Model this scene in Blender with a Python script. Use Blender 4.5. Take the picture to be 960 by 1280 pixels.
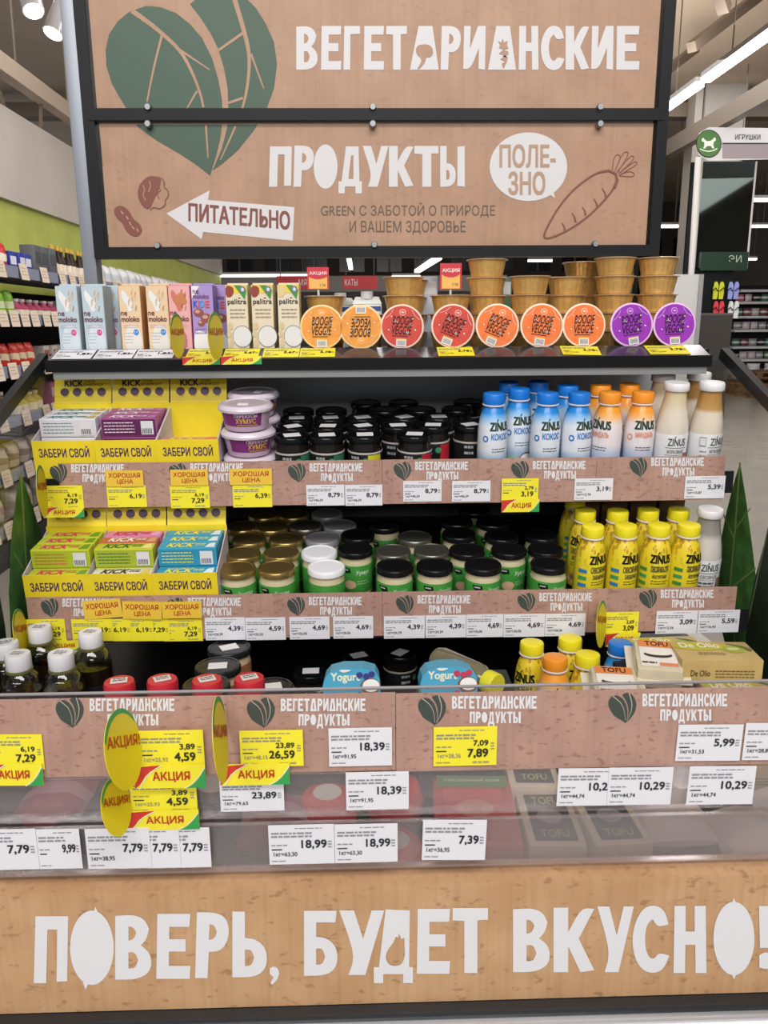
import bpy, bmesh, math, random
from mathutils import Vector, Matrix
from mathutils.geometry import tessellate_polygon
S = bpy.context.scene
for _o in list(bpy.data.objects):
    bpy.data.objects.remove(_o)
COL = S.collection
rnd = random.Random(7)
R = math.radians

# ---------------------------------------------------------------- camera
FPX, PITCH, ROLL, YAW = 1000.0, R(13.2), R(0.4), R(1.5)
CX, CZ = -0.029, 1.45
cp, sp, sy, cy = math.cos(PITCH), math.sin(PITCH), math.sin(YAW), math.cos(YAW)
fw = Vector((sy * cp, cy * cp, -sp)); up0 = Vector((sy * sp, cy * sp, cp)); rt0 = Vector((cy, -sy, 0))
rt = rt0 * math.cos(ROLL) - up0 * math.sin(ROLL)
up = rt0 * math.sin(ROLL) + up0 * math.cos(ROLL)
cam_d = bpy.data.cameras.new('camera'); cam = bpy.data.objects.new('camera', cam_d); COL.objects.link(cam)
cam_d.sensor_fit = 'VERTICAL'; cam_d.sensor_height = 36.0; cam_d.lens = FPX / 1280 * 36.0
cam_d.clip_start = 0.05; cam_d.clip_end = 200
m = Matrix((rt, up, -fw)).transposed().to_4x4(); m.translation = (CX, 0, CZ)
cam.matrix_world = m
S.camera = cam

# ---------------------------------------------------------------- light
S.view_settings.view_transform = 'Standard'; S.view_settings.look = 'None'
S.view_settings.gamma = 1.0; S.view_settings.use_curve_mapping = False
S.view_settings.exposure = 0.12
W = bpy.data.worlds.new('world'); S.world = W; W.use_nodes = True
W.node_tree.nodes['Background'].inputs[0].default_value = (0.95, 0.97, 1.0, 1)
W.node_tree.nodes['Background'].inputs[1].default_value = 0.28
def area(name, loc, size, power, target, color=(1, 0.985, 0.965)):
    l = bpy.data.lights.new(name, 'AREA'); l.shape = 'RECTANGLE'; l.size, l.size_y = size
    l.energy = power; l.color = color
    o = bpy.data.objects.new(name, l); COL.objects.link(o); o.location = loc
    o.rotation_euler = (Vector(target) - Vector(loc)).to_track_quat('-Z', 'Y').to_euler()
    return o
area('aisle_luminaire', (0.2, -1.5, 4.6), (4.5, 0.8), 150, (0, 1.2, 0.9))
area('front_luminaire', (-0.6, -4.5, 4.2), (6.0, 0.6), 140, (0, 1.2, 1.0))
area('far_fill', (0.5, -9.5, 4.2), (8.0, 0.8), 150, (0, 1.0, 0.9))  # added low frontal fill that brightens the goods behind the rails
area('left_aisle_luminaire', (-1.0, 5.5, 4.3), (0.4, 7.0), 120, (-1.9, 6.0, 1.2))
area('rear_ceiling_fill', (3.4, 9.0, 3.9), (.5, 9.0), 75, (3.4, 9.0, 9), (1, .94, .86))  # added upward fill to lighten the ceiling, not a fixture
area('left_ceiling_fill', (-1.0, 6.5, 3.9), (.5, 7.0), 90, (-1.0, 6.5, 9), (1, .94, .86))  # likewise an added fill, aimed up at the left ceiling
area('rear_luminaire', (4.4, 10.0, 4.3), (7.0, 11.0), 480, (4.6, 11.0, 0))

# ---------------------------------------------------------------- materials
def lin(h):
    h = h.lstrip('#'); c = [int(h[i:i + 2], 16) / 255 for i in (0, 2, 4)]
    return tuple(x / 12.92 if x <= 0.04045 else ((x + 0.055) / 1.055) ** 2.4 for x in c) + (1,)
_M = {}
def M(hexc, rough=0.5, metal=0.0, noise=0.0, nscale=40.0, coat=0.0, emit=0.0, bump=0.0):
    key = (hexc, rough, metal, noise, nscale, coat, emit, bump)
    if key in _M: return _M[key]
    mt = bpy.data.materials.new('mat_' + hexc.strip('#')); mt.use_nodes = True
    nt = mt.node_tree; b = nt.nodes['Principled BSDF']
    c = lin(hexc)
    b.inputs['Base Color'].default_value = c; b.inputs['Roughness'].default_value = rough
    if max(c[:3]) < .035: b.inputs['Specular IOR Level'].default_value = .22
    b.inputs['Metallic'].default_value = metal; b.inputs['Coat Weight'].default_value = coat
    if emit:
        b.inputs['Emission Color'].default_value = c; b.inputs['Emission Strength'].default_value = emit
    if noise or bump:
        tc = nt.nodes.new('ShaderNodeTexCoord'); n = nt.nodes.new('ShaderNodeTexNoise')
        n.inputs['Scale'].default_value = nscale; n.inputs['Detail'].default_value = 3
        nt.links.new(tc.outputs['Object'], n.inputs['Vector'])
        if noise:
            rp = nt.nodes.new('ShaderNodeValToRGB')
            rp.color_ramp.elements[0].position = 0.3; rp.color_ramp.elements[1].position = 0.7
            rp.color_ramp.elements[0].color = tuple(max(0, x * (1 - noise)) for x in c[:3]) + (1,)
            rp.color_ramp.elements[1].color = tuple(min(1, x * (1 + noise)) for x in c[:3]) + (1,)
            nt.links.new(n.outputs['Fac'], rp.inputs['Fac']); nt.links.new(rp.outputs['Color'], b.inputs['Base Color'])
        if bump:
            bp = nt.nodes.new('ShaderNodeBump'); bp.inputs['Strength'].default_value = bump; bp.inputs['Distance'].default_value = 0.004
            nt.links.new(n.outputs['Fac'], bp.inputs['Height']); nt.links.new(bp.outputs['Normal'], b.inputs['Normal'])
    _M[key] = mt; return mt
def kraft(base, dark, light, rough=0.45, streak=0.6, scale=1.0, thr=.62):
    mt = bpy.data.materials.new('kraft_print'); mt.use_nodes = True; nt = mt.node_tree; b = nt.nodes['Principled BSDF']
    b.inputs['Roughness'].default_value = rough
    tc = nt.nodes.new('ShaderNodeTexCoord')
    def noise(sc, det, vs):
        mp = nt.nodes.new('ShaderNodeMapping'); mp.inputs['Scale'].default_value = vs
        nt.links.new(tc.outputs['Object'], mp.inputs['Vector'])
        n = nt.nodes.new('ShaderNodeTexNoise'); n.inputs['Scale'].default_value = sc * scale; n.inputs['Detail'].default_value = det
        nt.links.new(mp.outputs['Vector'], n.inputs['Vector']); return n
    n1 = noise(14, 4, (1, 1, 1)); n2 = noise(80, 2, (.8, 1, 1.5)); n3 = noise(60, 1, (2.2, 1, 0.06))
    r1 = nt.nodes.new('ShaderNodeValToRGB'); r1.color_ramp.elements[0].position = .35; r1.color_ramp.elements[1].position = .7
    r1.color_ramp.elements[0].color = lin(base); r1.color_ramp.elements[1].color = lin(light)
    nt.links.new(n1.outputs['Fac'], r1.inputs['Fac'])
    r2 = nt.nodes.new('ShaderNodeValToRGB'); r2.color_ramp.elements[0].position = thr; r2.color_ramp.elements[1].position = thr + .1
    r2.color_ramp.elements[0].color = (0, 0, 0, 1); r2.color_ramp.elements[1].color = (streak, streak, streak, 1)
    nt.links.new(n2.outputs['Fac'], r2.inputs['Fac'])
    r3 = nt.nodes.new('ShaderNodeValToRGB'); r3.color_ramp.elements[0].position = .45; r3.color_ramp.elements[1].position = .75
    r3.color_ramp.elements[0].color = (0, 0, 0, 1); r3.color_ramp.elements[1].color = (.22, .22, .22, 1)
    nt.links.new(n3.outputs['Fac'], r3.inputs['Fac'])
    mx = nt.nodes.new('ShaderNodeMix'); mx.data_type = 'RGBA'; mx.inputs['B'].default_value = lin(dark)
    nt.links.new(r1.outputs['Color'], mx.inputs['A']); nt.links.new(r2.outputs['Color'], mx.inputs['Factor'])
    mx2 = nt.nodes.new('ShaderNodeMix'); mx2.data_type = 'RGBA'; mx2.inputs['B'].default_value = lin(dark)
    nt.links.new(mx.outputs['Result'], mx2.inputs['A']); nt.links.new(r3.outputs['Color'], mx2.inputs['Factor'])
    nt.links.new(mx2.outputs['Result'], b.inputs['Base Color'])
    return mt
def grad(stops, rough=0.35, coat=0.3, spots=None):
    """printed sleeve: colour by height (object z, metres); spots = (colour, z0, z1, scale, threshold)"""
    mt = bpy.data.materials.new('printed_sleeve'); mt.use_nodes = True; nt = mt.node_tree; b = nt.nodes['Principled BSDF']
    b.inputs['Roughness'].default_value = rough; b.inputs['Coat Weight'].default_value = coat; b.inputs['Coat Roughness'].default_value = .15
    tc = nt.nodes.new('ShaderNodeTexCoord'); sx = nt.nodes.new('ShaderNodeSeparateXYZ'); nt.links.new(tc.outputs['Object'], sx.inputs[0])
    zmax = stops[-1][0]
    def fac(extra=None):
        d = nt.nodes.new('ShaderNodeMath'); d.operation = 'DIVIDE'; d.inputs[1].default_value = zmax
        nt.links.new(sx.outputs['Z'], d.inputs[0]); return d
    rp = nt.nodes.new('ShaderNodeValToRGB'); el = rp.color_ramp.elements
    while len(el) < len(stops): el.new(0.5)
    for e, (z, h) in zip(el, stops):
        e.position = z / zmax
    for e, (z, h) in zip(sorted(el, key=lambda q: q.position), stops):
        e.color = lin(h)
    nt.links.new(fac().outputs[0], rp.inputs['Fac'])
    out = rp.outputs['Color']
    if spots:
        col, z0, z1, sc, th = spots
        mp = nt.nodes.new('ShaderNodeMapping'); mp.inputs['Scale'].default_value = (1, 1, .45); nt.links.new(tc.outputs['Object'], mp.inputs[0])
        vz = nt.nodes.new('ShaderNodeTexVoronoi'); vz.inputs['Scale'].default_value = sc; nt.links.new(mp.outputs[0], vz.inputs['Vector'])
        lt = nt.nodes.new('ShaderNodeMath'); lt.operation = 'LESS_THAN'; lt.inputs[1].default_value = th; nt.links.new(vz.outputs['Distance'], lt.inputs[0])
        mr = nt.nodes.new('ShaderNodeMapRange'); mr.inputs['From Min'].default_value = z0; mr.inputs['From Max'].default_value = z1
        nt.links.new(sx.outputs['Z'], mr.inputs['Value'])
        mu = nt.nodes.new('ShaderNodeMath'); mu.operation = 'MULTIPLY'; nt.links.new(lt.outputs[0], mu.inputs[0]); nt.links.new(mr.outputs[0], mu.inputs[1])
        mx = nt.nodes.new('ShaderNodeMix'); mx.data_type = 'RGBA'; mx.inputs['B'].default_value = lin(col)
        nt.links.new(mu.outputs[0], mx.inputs['Factor']); nt.links.new(out, mx.inputs['A']); out = mx.outputs['Result']
    nt.links.new(out, b.inputs['Base Color'])
    return mt
def clear(tint='#ffffff', haze=0.0, rough=0.05, spec=0.12):
    """clear sheet: see-through with a mirror-like sheen and optional milky haze"""
    mt = bpy.data.materials.new('clear_sheet'); mt.use_nodes = True; nt = mt.node_tree
    nt.nodes.remove(nt.nodes['Principled BSDF']); out = nt.nodes['Material Output']
    tr = nt.nodes.new('ShaderNodeBsdfTransparent'); tr.inputs[0].default_value = lin(tint)
    gl = nt.nodes.new('ShaderNodeBsdfGlossy'); gl.inputs['Roughness'].default_value = rough
    lw = nt.nodes.new('ShaderNodeLayerWeight'); lw.inputs['Blend'].default_value = 0.25
    mr = nt.nodes.new('ShaderNodeMapRange'); mr.inputs['To Min'].default_value = spec * 0.4; mr.inputs['To Max'].default_value = min(1, spec * 5)
    nt.links.new(lw.outputs['Facing'], mr.inputs['Value'])
    mx = nt.nodes.new('ShaderNodeMixShader'); nt.links.new(mr.outputs[0], mx.inputs[0])
    nt.links.new(tr.outputs[0], mx.inputs[1]); nt.links.new(gl.outputs[0], mx.inputs[2]); res = mx
    if haze:
        df = nt.nodes.new('ShaderNodeBsdfDiffuse'); df.inputs[0].default_value = lin('#d8d4d6')
        m2 = nt.nodes.new('ShaderNodeMixShader'); m2.inputs[0].default_value = haze
        nt.links.new(mx.outputs[0], m2.inputs[1]); nt.links.new(df.outputs[0], m2.inputs[2]); res = m2
    nt.links.new(res.outputs[0], out.inputs['Surface'])
    return mt

# ---------------------------------------------------------------- geometry
def ray(px, py):
    return fw + rt * ((px - 480) / FPX) + up * ((640 - py) / FPX)
def at(px, py, Y):
    d = ray(px, py); t = Y / d.y; return Vector((CX + d.x * t, Y, CZ + d.z * t))
def atz(px, py, Z):
    d = ray(px, py); t = (Z - CZ) / d.z; return Vector((CX + d.x * t, d.y * t, Z))
def atx(px, py, X):
    d = ray(px, py); t = (X - CX) / d.x; return Vector((X, d.y * t, CZ + d.z * t))
_T = {}
def tmesh(s, bold=0.0):
    k = (s, bold)
    if k not in _T:
        c = bpy.data.curves.new('t', 'FONT'); c.body = s; c.resolution_u = 3; c.offset = bold
        o = bpy.data.objects.new('t', c); COL.objects.link(o)
        dg = bpy.context.evaluated_depsgraph_get(); dg.update()
        me = o.evaluated_get(dg).to_mesh()
        vs = [(v.co.x, v.co.y) for v in me.vertices]; fs = [tuple(p.vertices) for p in me.polygons]
        o.evaluated_get(dg).to_mesh_clear(); bpy.data.objects.remove(o); bpy.data.curves.remove(c)
        x0, x1 = min(v[0] for v in vs), max(v[0] for v in vs); y0, y1 = min(v[1] for v in vs), max(v[1] for v in vs)
        _T[k] = ([((a - x0) / (x1 - x0), (b - y0) / (y1 - y0)) for a, b in vs], fs)
    return _T[k]
def slice2d(vs, fs, step):
    bm = bmesh.new(); bv = [bm.verts.new((a, b, 0)) for a, b in vs]
    for f in fs:
        try: bm.faces.new([bv[i] for i in f])
        except ValueError: pass
    x0, x1 = min(v[0] for v in vs), max(v[0] for v in vs); x = math.ceil(x0 / step) * step
    while x < x1:
        bmesh.ops.bisect_plane(bm, geom=bm.verts[:] + bm.edges[:] + bm.faces[:], plane_co=(x, 0, 0), plane_no=(1, 0, 0)); x += step
    bm.verts.index_update()
    r = [(v.co.x, v.co.y) for v in bm.verts], [tuple(v.index for v in f.verts) for f in bm.faces]
    bm.free(); return r
def tess(loops):
    allv = [p for l in loops for p in l]
    tris = tessellate_polygon([[Vector((a, b, 0)) for a, b in l] for l in loops])
    return allv, [tuple(t) for t in tris]
class MB:
    def __init__(s): s.k = 0; s.v = []; s.f = []; s.m = []; s.sm = []; s.mats = []
    def mi(s, mat):
        if mat not in s.mats: s.mats.append(mat)
        return s.mats.index(mat)
    def add(s, vs, fs, mat, smooth=False):
        o = len(s.v); s.v += [tuple(v) for v in vs]; k = s.mi(mat)
        for f in fs:
            s.f.append(tuple(i + o for i in f)); s.m.append(k); s.sm.append(smooth)
        return s
    def box(s, x0, x1, y0, y1, z0, z1, mat, bev=0.0):
        if not bev:
            vs = [(x, y, z) for z in (z0, z1) for y in (y0, y1) for x in (x0, x1)]
            return s.add(vs, [(0, 2, 3, 1), (4, 5, 7, 6), (0, 1, 5, 4), (2, 6, 7, 3), (0, 4, 6, 2), (1, 3, 7, 5)], mat)
        bm = bmesh.new(); bmesh.ops.create_cube(bm, size=1)
        for v in bm.verts: v.co = ((x0 + x1) / 2 + v.co.x * (x1 - x0), (y0 + y1) / 2 + v.co.y * (y1 - y0), (z0 + z1) / 2 + v.co.z * (z1 - z0))
        bmesh.ops.bevel(bm, geom=bm.edges[:], offset=bev, segments=2, profile=.6, affect='EDGES')
        bm.verts.index_update()
        s.add([v.co[:] for v in bm.verts], [tuple(v.index for v in f.verts) for f in bm.faces], mat, True); bm.free(); return s
    def hexa(s, p, mat):
        """8 points: bottom ring 0-3, top ring 4-7 (same order)"""
        return s.add(p, [(3, 2, 1, 0), (4, 5, 6, 7), (0, 1, 5, 4), (1, 2, 6, 5), (2, 3, 7, 6), (3, 0, 4, 7)], mat)
    def lathe(s, prof, mat, seg=24, c=(0, 0, 0), flute=0.0, nfl=20, smooth=True, ax='z'):
        vs = []; n = len(prof)
        for r, z in prof:
            for k in range(seg):
                a = 2 * math.pi * k / seg; rr = r * (1 + (flute * math.cos(nfl * a) if flute else 0))
                p = (rr * math.cos(a), rr * math.sin(a), z)
                if ax == 'y': p = (p[0], z, p[1])
                if ax == 'x': p = (z, p[0], p[1])
                vs.append((p[0] + c[0], p[1] + c[1], p[2] + c[2]))
        fs = [(i * seg + k, i * seg + (k + 1) % seg, (i + 1) * seg + (k + 1) % seg, (i + 1) * seg + k) for i in range(n - 1) for k in range(seg)]
        fs += [tuple(range(seg - 1, -1, -1)), tuple((n - 1) * seg + k for k in range(seg))]
        return s.add(vs, fs, mat, smooth)
    def tube(s, pts, r, mat, seg=8):
        pts = [Vector(p) for p in pts]; vs = []; n = len(pts)
        for i, p in enumerate(pts):
            d = (pts[min(i + 1, n - 1)] - pts[max(i - 1, 0)]).normalized()
            a = d.cross(Vector((0.13, 0.21, 0.97))).normalized(); b = d.cross(a); rr = r[i] if isinstance(r, (list, tuple)) else r
            vs += [p + (a * math.cos(2 * math.pi * k / seg) + b * math.sin(2 * math.pi * k / seg)) * rr for k in range(seg)]
        fs = [(i * seg + k, i * seg + (k + 1) % seg, (i + 1) * seg + (k + 1) % seg, (i + 1) * seg + k) for i in range(n - 1) for k in range(seg)]
        fs += [tuple(range(seg)), tuple((n - 1) * seg + k for k in range(seg))]
        return s.add(vs, fs, mat, True)
    def bar(s, a, b, w, h, mat):
        """square bar from a to b"""
        a, b = Vector(a), Vector(b); d = (b - a).normalized(); ref = Vector((0, 0, 1)) if abs(d.z) < .9 else Vector((0, 1, 0))
        u = d.cross(ref).normalized() * w / 2; v = u.cross(d).normalized() * h / 2
        return s.hexa([a - u - v, a + u - v, a + u + v, a - u + v, b - u - v, b + u - v, b + u + v, b - u + v], mat)
    def put(s, vf, fn, mat, step=None, loose=False):
        vs, fs = vf
        if step: vs, fs = slice2d(vs, fs, step)
        s.k += 2 if loose else 1; fi = {i: k for k, f in enumerate(fs) for i in f} if loose else None; e = .5 if hasattr(fn, 'flip') else 1e-3; lift = s.k * 1.2e-5 * (-1 if getattr(fn, 'flip', False) else 1); out = []
        for i, (a, b) in enumerate(vs):            # every printed layer sits a hair above the one before
            p = Vector(fn(a, b)); n = (Vector(fn(a + e, b)) - p).cross(Vector(fn(a, b + e)) - p)
            out.append(p + n.normalized() * (lift + ((fi[i] % 11) * (2e-6 if lift > 0 else -2e-6) if loose else 0)) if n.length > 1e-14 else p)
        return s.add(out, fs, mat)
    def flat(s, loops, fn, mat, step=None): return s.put(tess(loops), fn, mat, step)
    def rect(s, u0, v0, u1, v1, fn, mat, step=None):
        return s.put(([(u0, v0), (u1, v0), (u1, v1), (u0, v1)], [(0, 1, 2, 3)]), fn, mat, step)
    def ell(s, u, v, ru, rv, fn, mat, n=24, step=None):
        return s.put(([(u + ru * math.cos(2 * math.pi * k / n), v + rv * math.sin(2 * math.pi * k / n)) for k in range(n)], [tuple(range(n))]), fn, mat, step)
    def text(s, t, u0, v0, u1, v1, fn, mat, bold=0.0, step=None):
        vs, fs = tmesh(t); w, h = u1 - u0, v1 - v0; d = bold * .55 * h
        dx = abs(d) * (1 if w > 0 else -1)
        for ox, oy in (((0, 0),) if not bold else ((-dx, -d), (dx, -d), (-dx, d), (dx, d))):
            q, g = [(u0 + ox + a * w, v0 + oy + b * h) for a, b in vs], fs
            if step: q, g = slice2d(q, g, step)
            s.put(([q[i] for p in g for i in p], [tuple(range(o, o + len(p))) for o, p in zip([sum(len(r) for r in g[:k]) for k in range(len(g))], g)]), fn, mat, None, True)
        return s
    def ribbon(s, pts, w, fn, mat, closed=False):
        pts = [Vector(p) for p in pts]; n = len(pts); vs = []
        for i, p in enumerate(pts):
            a = pts[(i - 1) % n] if closed or i > 0 else pts[0]; b = pts[(i + 1) % n] if closed or i < n - 1 else pts[-1]
            d = (b - a); d = d.normalized() if d.length else Vector((1, 0)); nn = Vector((-d.y, d.x)); ww = (w[0] + (w[1] - w[0]) * i / max(1, n - 1)) if isinstance(w, (tuple, list)) else w
            vs += [(p + nn * ww / 2)[:], (p - nn * ww / 2)[:]]
        m = n if closed else n - 1
        return s.put((vs, [(2 * i, 2 * i + 1, 2 * ((i + 1) % n) + 1, 2 * ((i + 1) % n)) for i in range(m)]), fn, mat)
    def solid(s, loop, d0, d1, fn3, mat, side=None):
        """extruded 2-D outline; fn3(u, v, d)"""
        vs, ts = tess([loop]); n = len(loop)
        s.add([fn3(a, b, d0) for a, b in vs], ts, mat); s.add([fn3(a, b, d1) for a, b in vs], ts, mat)
        return s.add([fn3(a, b, d) for d in (d0, d1) for a, b in loop], [(i, (i + 1) % n, n + (i + 1) % n, n + i) for i in range(n)], side or mat)
    def build(s, name, parent=None, loc=None, rot=None):
        me = bpy.data.meshes.new(name); me.from_pydata(s.v, [], s.f)
        for mt in s.mats: me.materials.append(mt)
        for p, k, sm in zip(me.polygons, s.m, s.sm): p.material_index = k; p.use_smooth = sm
        me.update()
        if any(s.sm): me.set_sharp_from_angle(angle=R(38))
        o = bpy.data.objects.new(name, me); COL.objects.link(o)
        if parent is not None: o.parent = parent
        if loc is not None: o.location = loc
        if rot is not None: o.rotation_euler = rot
        return o
def tag(o, label, cat, group=None, kind=None):
    if label: o['label'] = label
    if cat: o['category'] = cat
    if group: o['group'] = group
    if kind: o['kind'] = kind
    return o
def thing(name, label, cat, loc=(0, 0, 0), rot=(0, 0, 0), group=None):
    o = bpy.data.objects.new(name, None); COL.objects.link(o); o.location = loc; o.rotation_euler = rot
    o.empty_display_size = .02
    return tag(o, label, cat, group)
def dup(root, loc, rot=None, label=None, group=None):
    r = root.copy(); COL.objects.link(r); r.location = loc
    if rot is not None: r.rotation_euler = rot
    if label: r['label'] = label
    if group: r['group'] = group
    for ch in list(root.children):
        c = ch.copy(); COL.objects.link(c); c.parent = r
        for g in list(ch.children):
            d = g.copy(); COL.objects.link(d); d.parent = c
    return r
class Kind:
    """first placing moves the prototype itself, later ones copy it"""
    def __init__(s, make): s.make = make; s.o = None
    def place(s, loc, rot, label, group):
        if s.o is None:
            s.o = s.make(); s.o.location = loc; s.o.rotation_euler = rot; tag(s.o, label, None, group); return s.o
        return dup(s.o, loc, rot, label, group)
def structure(name, mb, loc=None):
    o = mb.build(name, None, loc); o['kind'] = 'structure'; return o
ORD = ['first', 'second', 'third', 'fourth', 'fifth', 'sixth', 'seventh', 'eighth', 'ninth', 'tenth', 'eleventh', 'twelfth', 'thirteenth',
       'fourteenth', 'fifteenth', 'sixteenth', 'seventeenth', 'eighteenth', 'nineteenth', 'twentieth']
def front(Y):          # picture-pixel artwork laid on the real vertical plane at depth Y
    f = lambda a, b: at(a, b, Y)
    f.flip = True; return f

# ---------------------------------------------------------------- hand-cut display lettering
HB = [(.36, .17), (.36, .42), (.54, .42), (.62, .3), (.55, .18)]
def ring(cx, cy_, rx, ry, n=18): return [(cx + rx * math.cos(2 * math.pi * k / n), cy_ + ry * math.sin(2 * math.pi * k / n)) for k in range(n)]
G = {
 'П': [[(0, 0), (.05, 1), (1, 1), (.97, .03), (.66, .02), (.68, .80), (.40, .80), (.36, 0)]],
 'О': [ring(.5, .5, .5, .47) ],
 'В': [[(0, 0), (0, .98), (.5, 1), (.8, .93), (.92, .78), (.85, .62), (.7, .53), (.93, .42), (1, .25), (.9, .09), (.55, 0)], [(.36, .60), (.36, .82), (.5, .8), (.57, .72), (.5, .62)], HB],
 'Е': [[(0, 0), (.03, 1), (1, 1), (.97, .8), (.38, .8), (.38, .61), (.86, .61), (.86, .42), (.37, .42), (.37, .2), (1, .2), (.98, 0)]],
 'Р': [[(0, 0), (.05, 1), (.58, 1), (.9, .92), (1, .72), (.9, .5), (.66, .4), (.4, .4), (.36, 0)], [(.4, .58), (.42, .82), (.56, .8), (.63, .7), (.56, .6)]],
 'Ь': [[(0, 0), (0, 1), (.36, 1), (.36, .6), (.68, .58), (.94, .45), (1, .26), (.9, .09), (.58, 0)], HB],
 'Ы': [[(0, 0), (0, 1), (.26, 1), (.26, .58), (.46, .56), (.62, .43), (.64, .26), (.58, .09), (.36, 0)], [(.25, .17), (.25, .41), (.35, .4), (.4, .29), (.35, .18)], [(.7, .02), (.7, .98), (1, 1), (1, 0)]],
 ',': [[(.1, .9), (.4, 1), (.8, .95), (1, .65), (.8, .25), (.3, 0), (.15, .1), (.45, .4), (.1, .6)]],
 'Б': [[(0, 0), (0, 1), (.96, 1), (.92, .82), (.36, .82), (.36, .6), (.68, .58), (.94, .45), (1, .26), (.9, .09), (.58, 0)], HB],
 'У': [[(0, 1), (.33, 1), (.53, .56), (.72, 1), (1, 1), (.58, 0), (.2, 0), (.36, .3)]],
 'Д': [[(0, -.24), (0, .08), (.13, .08), (.32, 1), (.86, 1), (.9, .08), (1, .08), (1, -.24), (.73, -.24), (.73, -.06), (.27, -.06), (.27, -.24)], [(.42, .14), (.54, .76), (.64, .76), (.64, .14)]],
 'D': [[(0, -.24), (0, .03), (.13, .03), (.3, 1), (.92, .98), (.9, .03), (1, .03), (1, -.24), (.75, -.24), (.75, -.09), (.24, -.09), (.24, -.24)],
       [(.44, .05), (.32, .12), (.30, .24), (.40, .36), (.5, .44), (.56, .54), (.62, .52), (.64, .6), (.7, .5), (.78, .52), (.78, .4), (.8, .28), (.76, .12), (.64, .05)]],
 'Т': [[(0, .81), (0, 1), (1, 1), (1, .82), (.7, .81), (.7, 0), (.33, 0), (.33, .8)]],
 'Г': [[(0, 0), (.05, 1), (1, 1), (1, .82), (.42, .81), (.4, .0)]],
 'К': [[(0, 0), (0, 1), (.36, 1), (.36, .62), (.68, 1), (1, .98), (.62, .52), (1, .03), (.66, 0), (.36, .4), (.36, 0)]],
 'С': [[(.98, .72), (.88, .93), (.62, 1.02), (.3, .97), (.08, .75), (0, .48), (.08, .2), (.3, .02), (.6, -.02), (.86, .05), (1, .25), (.72, .3), (.6, .2), (.46, .22), (.36, .36), (.35, .58), (.42, .74), (.56, .8), (.68, .68)]],
 'Н': [[(0, 0), (.03, 1), (.37, 1), (.37, .62), (.64, .62), (.64, 1), (.98, 1), (1, 0), (.67, 0), (.66, .42), (.36, .42), (.35, 0)]],
 'И': [[(0, .02), (.04, 1), (.34, 1), (.3, .48), (.66, 1), (1, 1), (.97, 0), (.68, .02), (.7, .5), (.34, .02)]],
 'А': [[(0, 0), (.3, 1), (.78, 1), (1, 0)], [(.4, .16), (.47, .66), (.58, .66), (.64, .16)]],
 'а': [[(0, 0), (.3, 1), (.78, 1), (1, 0)]],
 '!': [[(.05, .32), (0, 1), (.9, 1), (.8, .32)], [(.02, .0), (.02, .2), (.3, .26), (.8, .22), (.85, .03), (.4, -.03)]],
}
ADV = {'Г': .75, 'Т': .92, 'Ы': 1.25, 'О': .95, 'А': 1.05, 'Д': 1.05}
def soften(loop):
    for _ in range(2):
        q = []; n = len(loop)
        for i in range(n):
            a, b, c = Vector(loop[i - 1]), Vector(loop[i]), Vector(loop[(i + 1) % n])
            if (b - a).length and (c - b).length and (b - a).angle(c - b) < R(58) and (b - a).length < .6: q += [tuple(b.lerp(a, .25)), tuple(b.lerp(c, .25))]
            else: q.append(tuple(b))
        loop = q
    return loop
G = {k: [soften(l) for l in v] for k, v in G.items()}
def gl(ch):
    L = G[ch]
    if ch == 'О': n = len(L[0]); return L[0] + [(.5, .5)], [(i, (i + 1) % n, n) for i in range(n)]
    if ch == '!':
        a, b = tess([L[0]]), tess([L[1]]); return a[0] + b[0], a[1] + [tuple(i + len(a[0]) for i in t) for t in b[1]]
    if ch == 'Ы':
        a, b = tess(L[:2]), tess([L[2]]); return a[0] + b[0], a[1] + [tuple(i + len(a[0]) for i in t) for t in b[1]]
    return tess(L)
_W = {}
def word(w):
    """one hand-cut word as a unit-wide, unit-high flat mesh"""
    if w not in _W:
        vs, fs, x = [], [], 0
        for ch in w:
            a = ADV.get(ch, .88); v, f = gl(ch); o = len(vs)
            vs += [(x + p * a, q) for p, q in v]; fs += [tuple(i + o for i in t) for t in f]; x += a + .1
        _W[w] = ([(p / (x - .1), q) for p, q in vs], fs)
    return _W[w]
def put_word(mb, w, u0, v0, u1, v1, fn, mat):
    vs, fs = word(w); mb.put(([(u0 + p * (u1 - u0), v0 + q * (v1 - v0)) for p, q in vs], fs), fn, mat)
def put_letter(mb, ch, u0, v0, u1, v1, fn, mat):
    vs, fs = gl(ch); mb.put(([(u0 + p * (u1 - u0), v0 + q * (v1 - v0)) for p, q in vs], fs), fn, mat)
LEAF_L = [(195, 48), (165, 60), (110, 105), (65, 170), (48, 250), (52, 330), (80, 420), (120, 490), (165, 565), (210, 635), (300, 700), (420, 770), (510, 830), (570, 878),
          (600, 780), (622, 690), (632, 600), (630, 500), (612, 400), (580, 290), (530, 190), (470, 120), (400, 65), (320, 35), (250, 30)]
LEAF_R = [(470, 20), (520, 85), (570, 160), (610, 240), (640, 340), (658, 440), (662, 540), (655, 640), (630, 740), (583, 852), (640, 812), (710, 750), (790, 650), (850, 550), (890, 440),
          (905, 320), (890, 210), (850, 120), (800, 40), (740, -20), (670, -50), (590, -50), (520, -20)]
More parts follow.
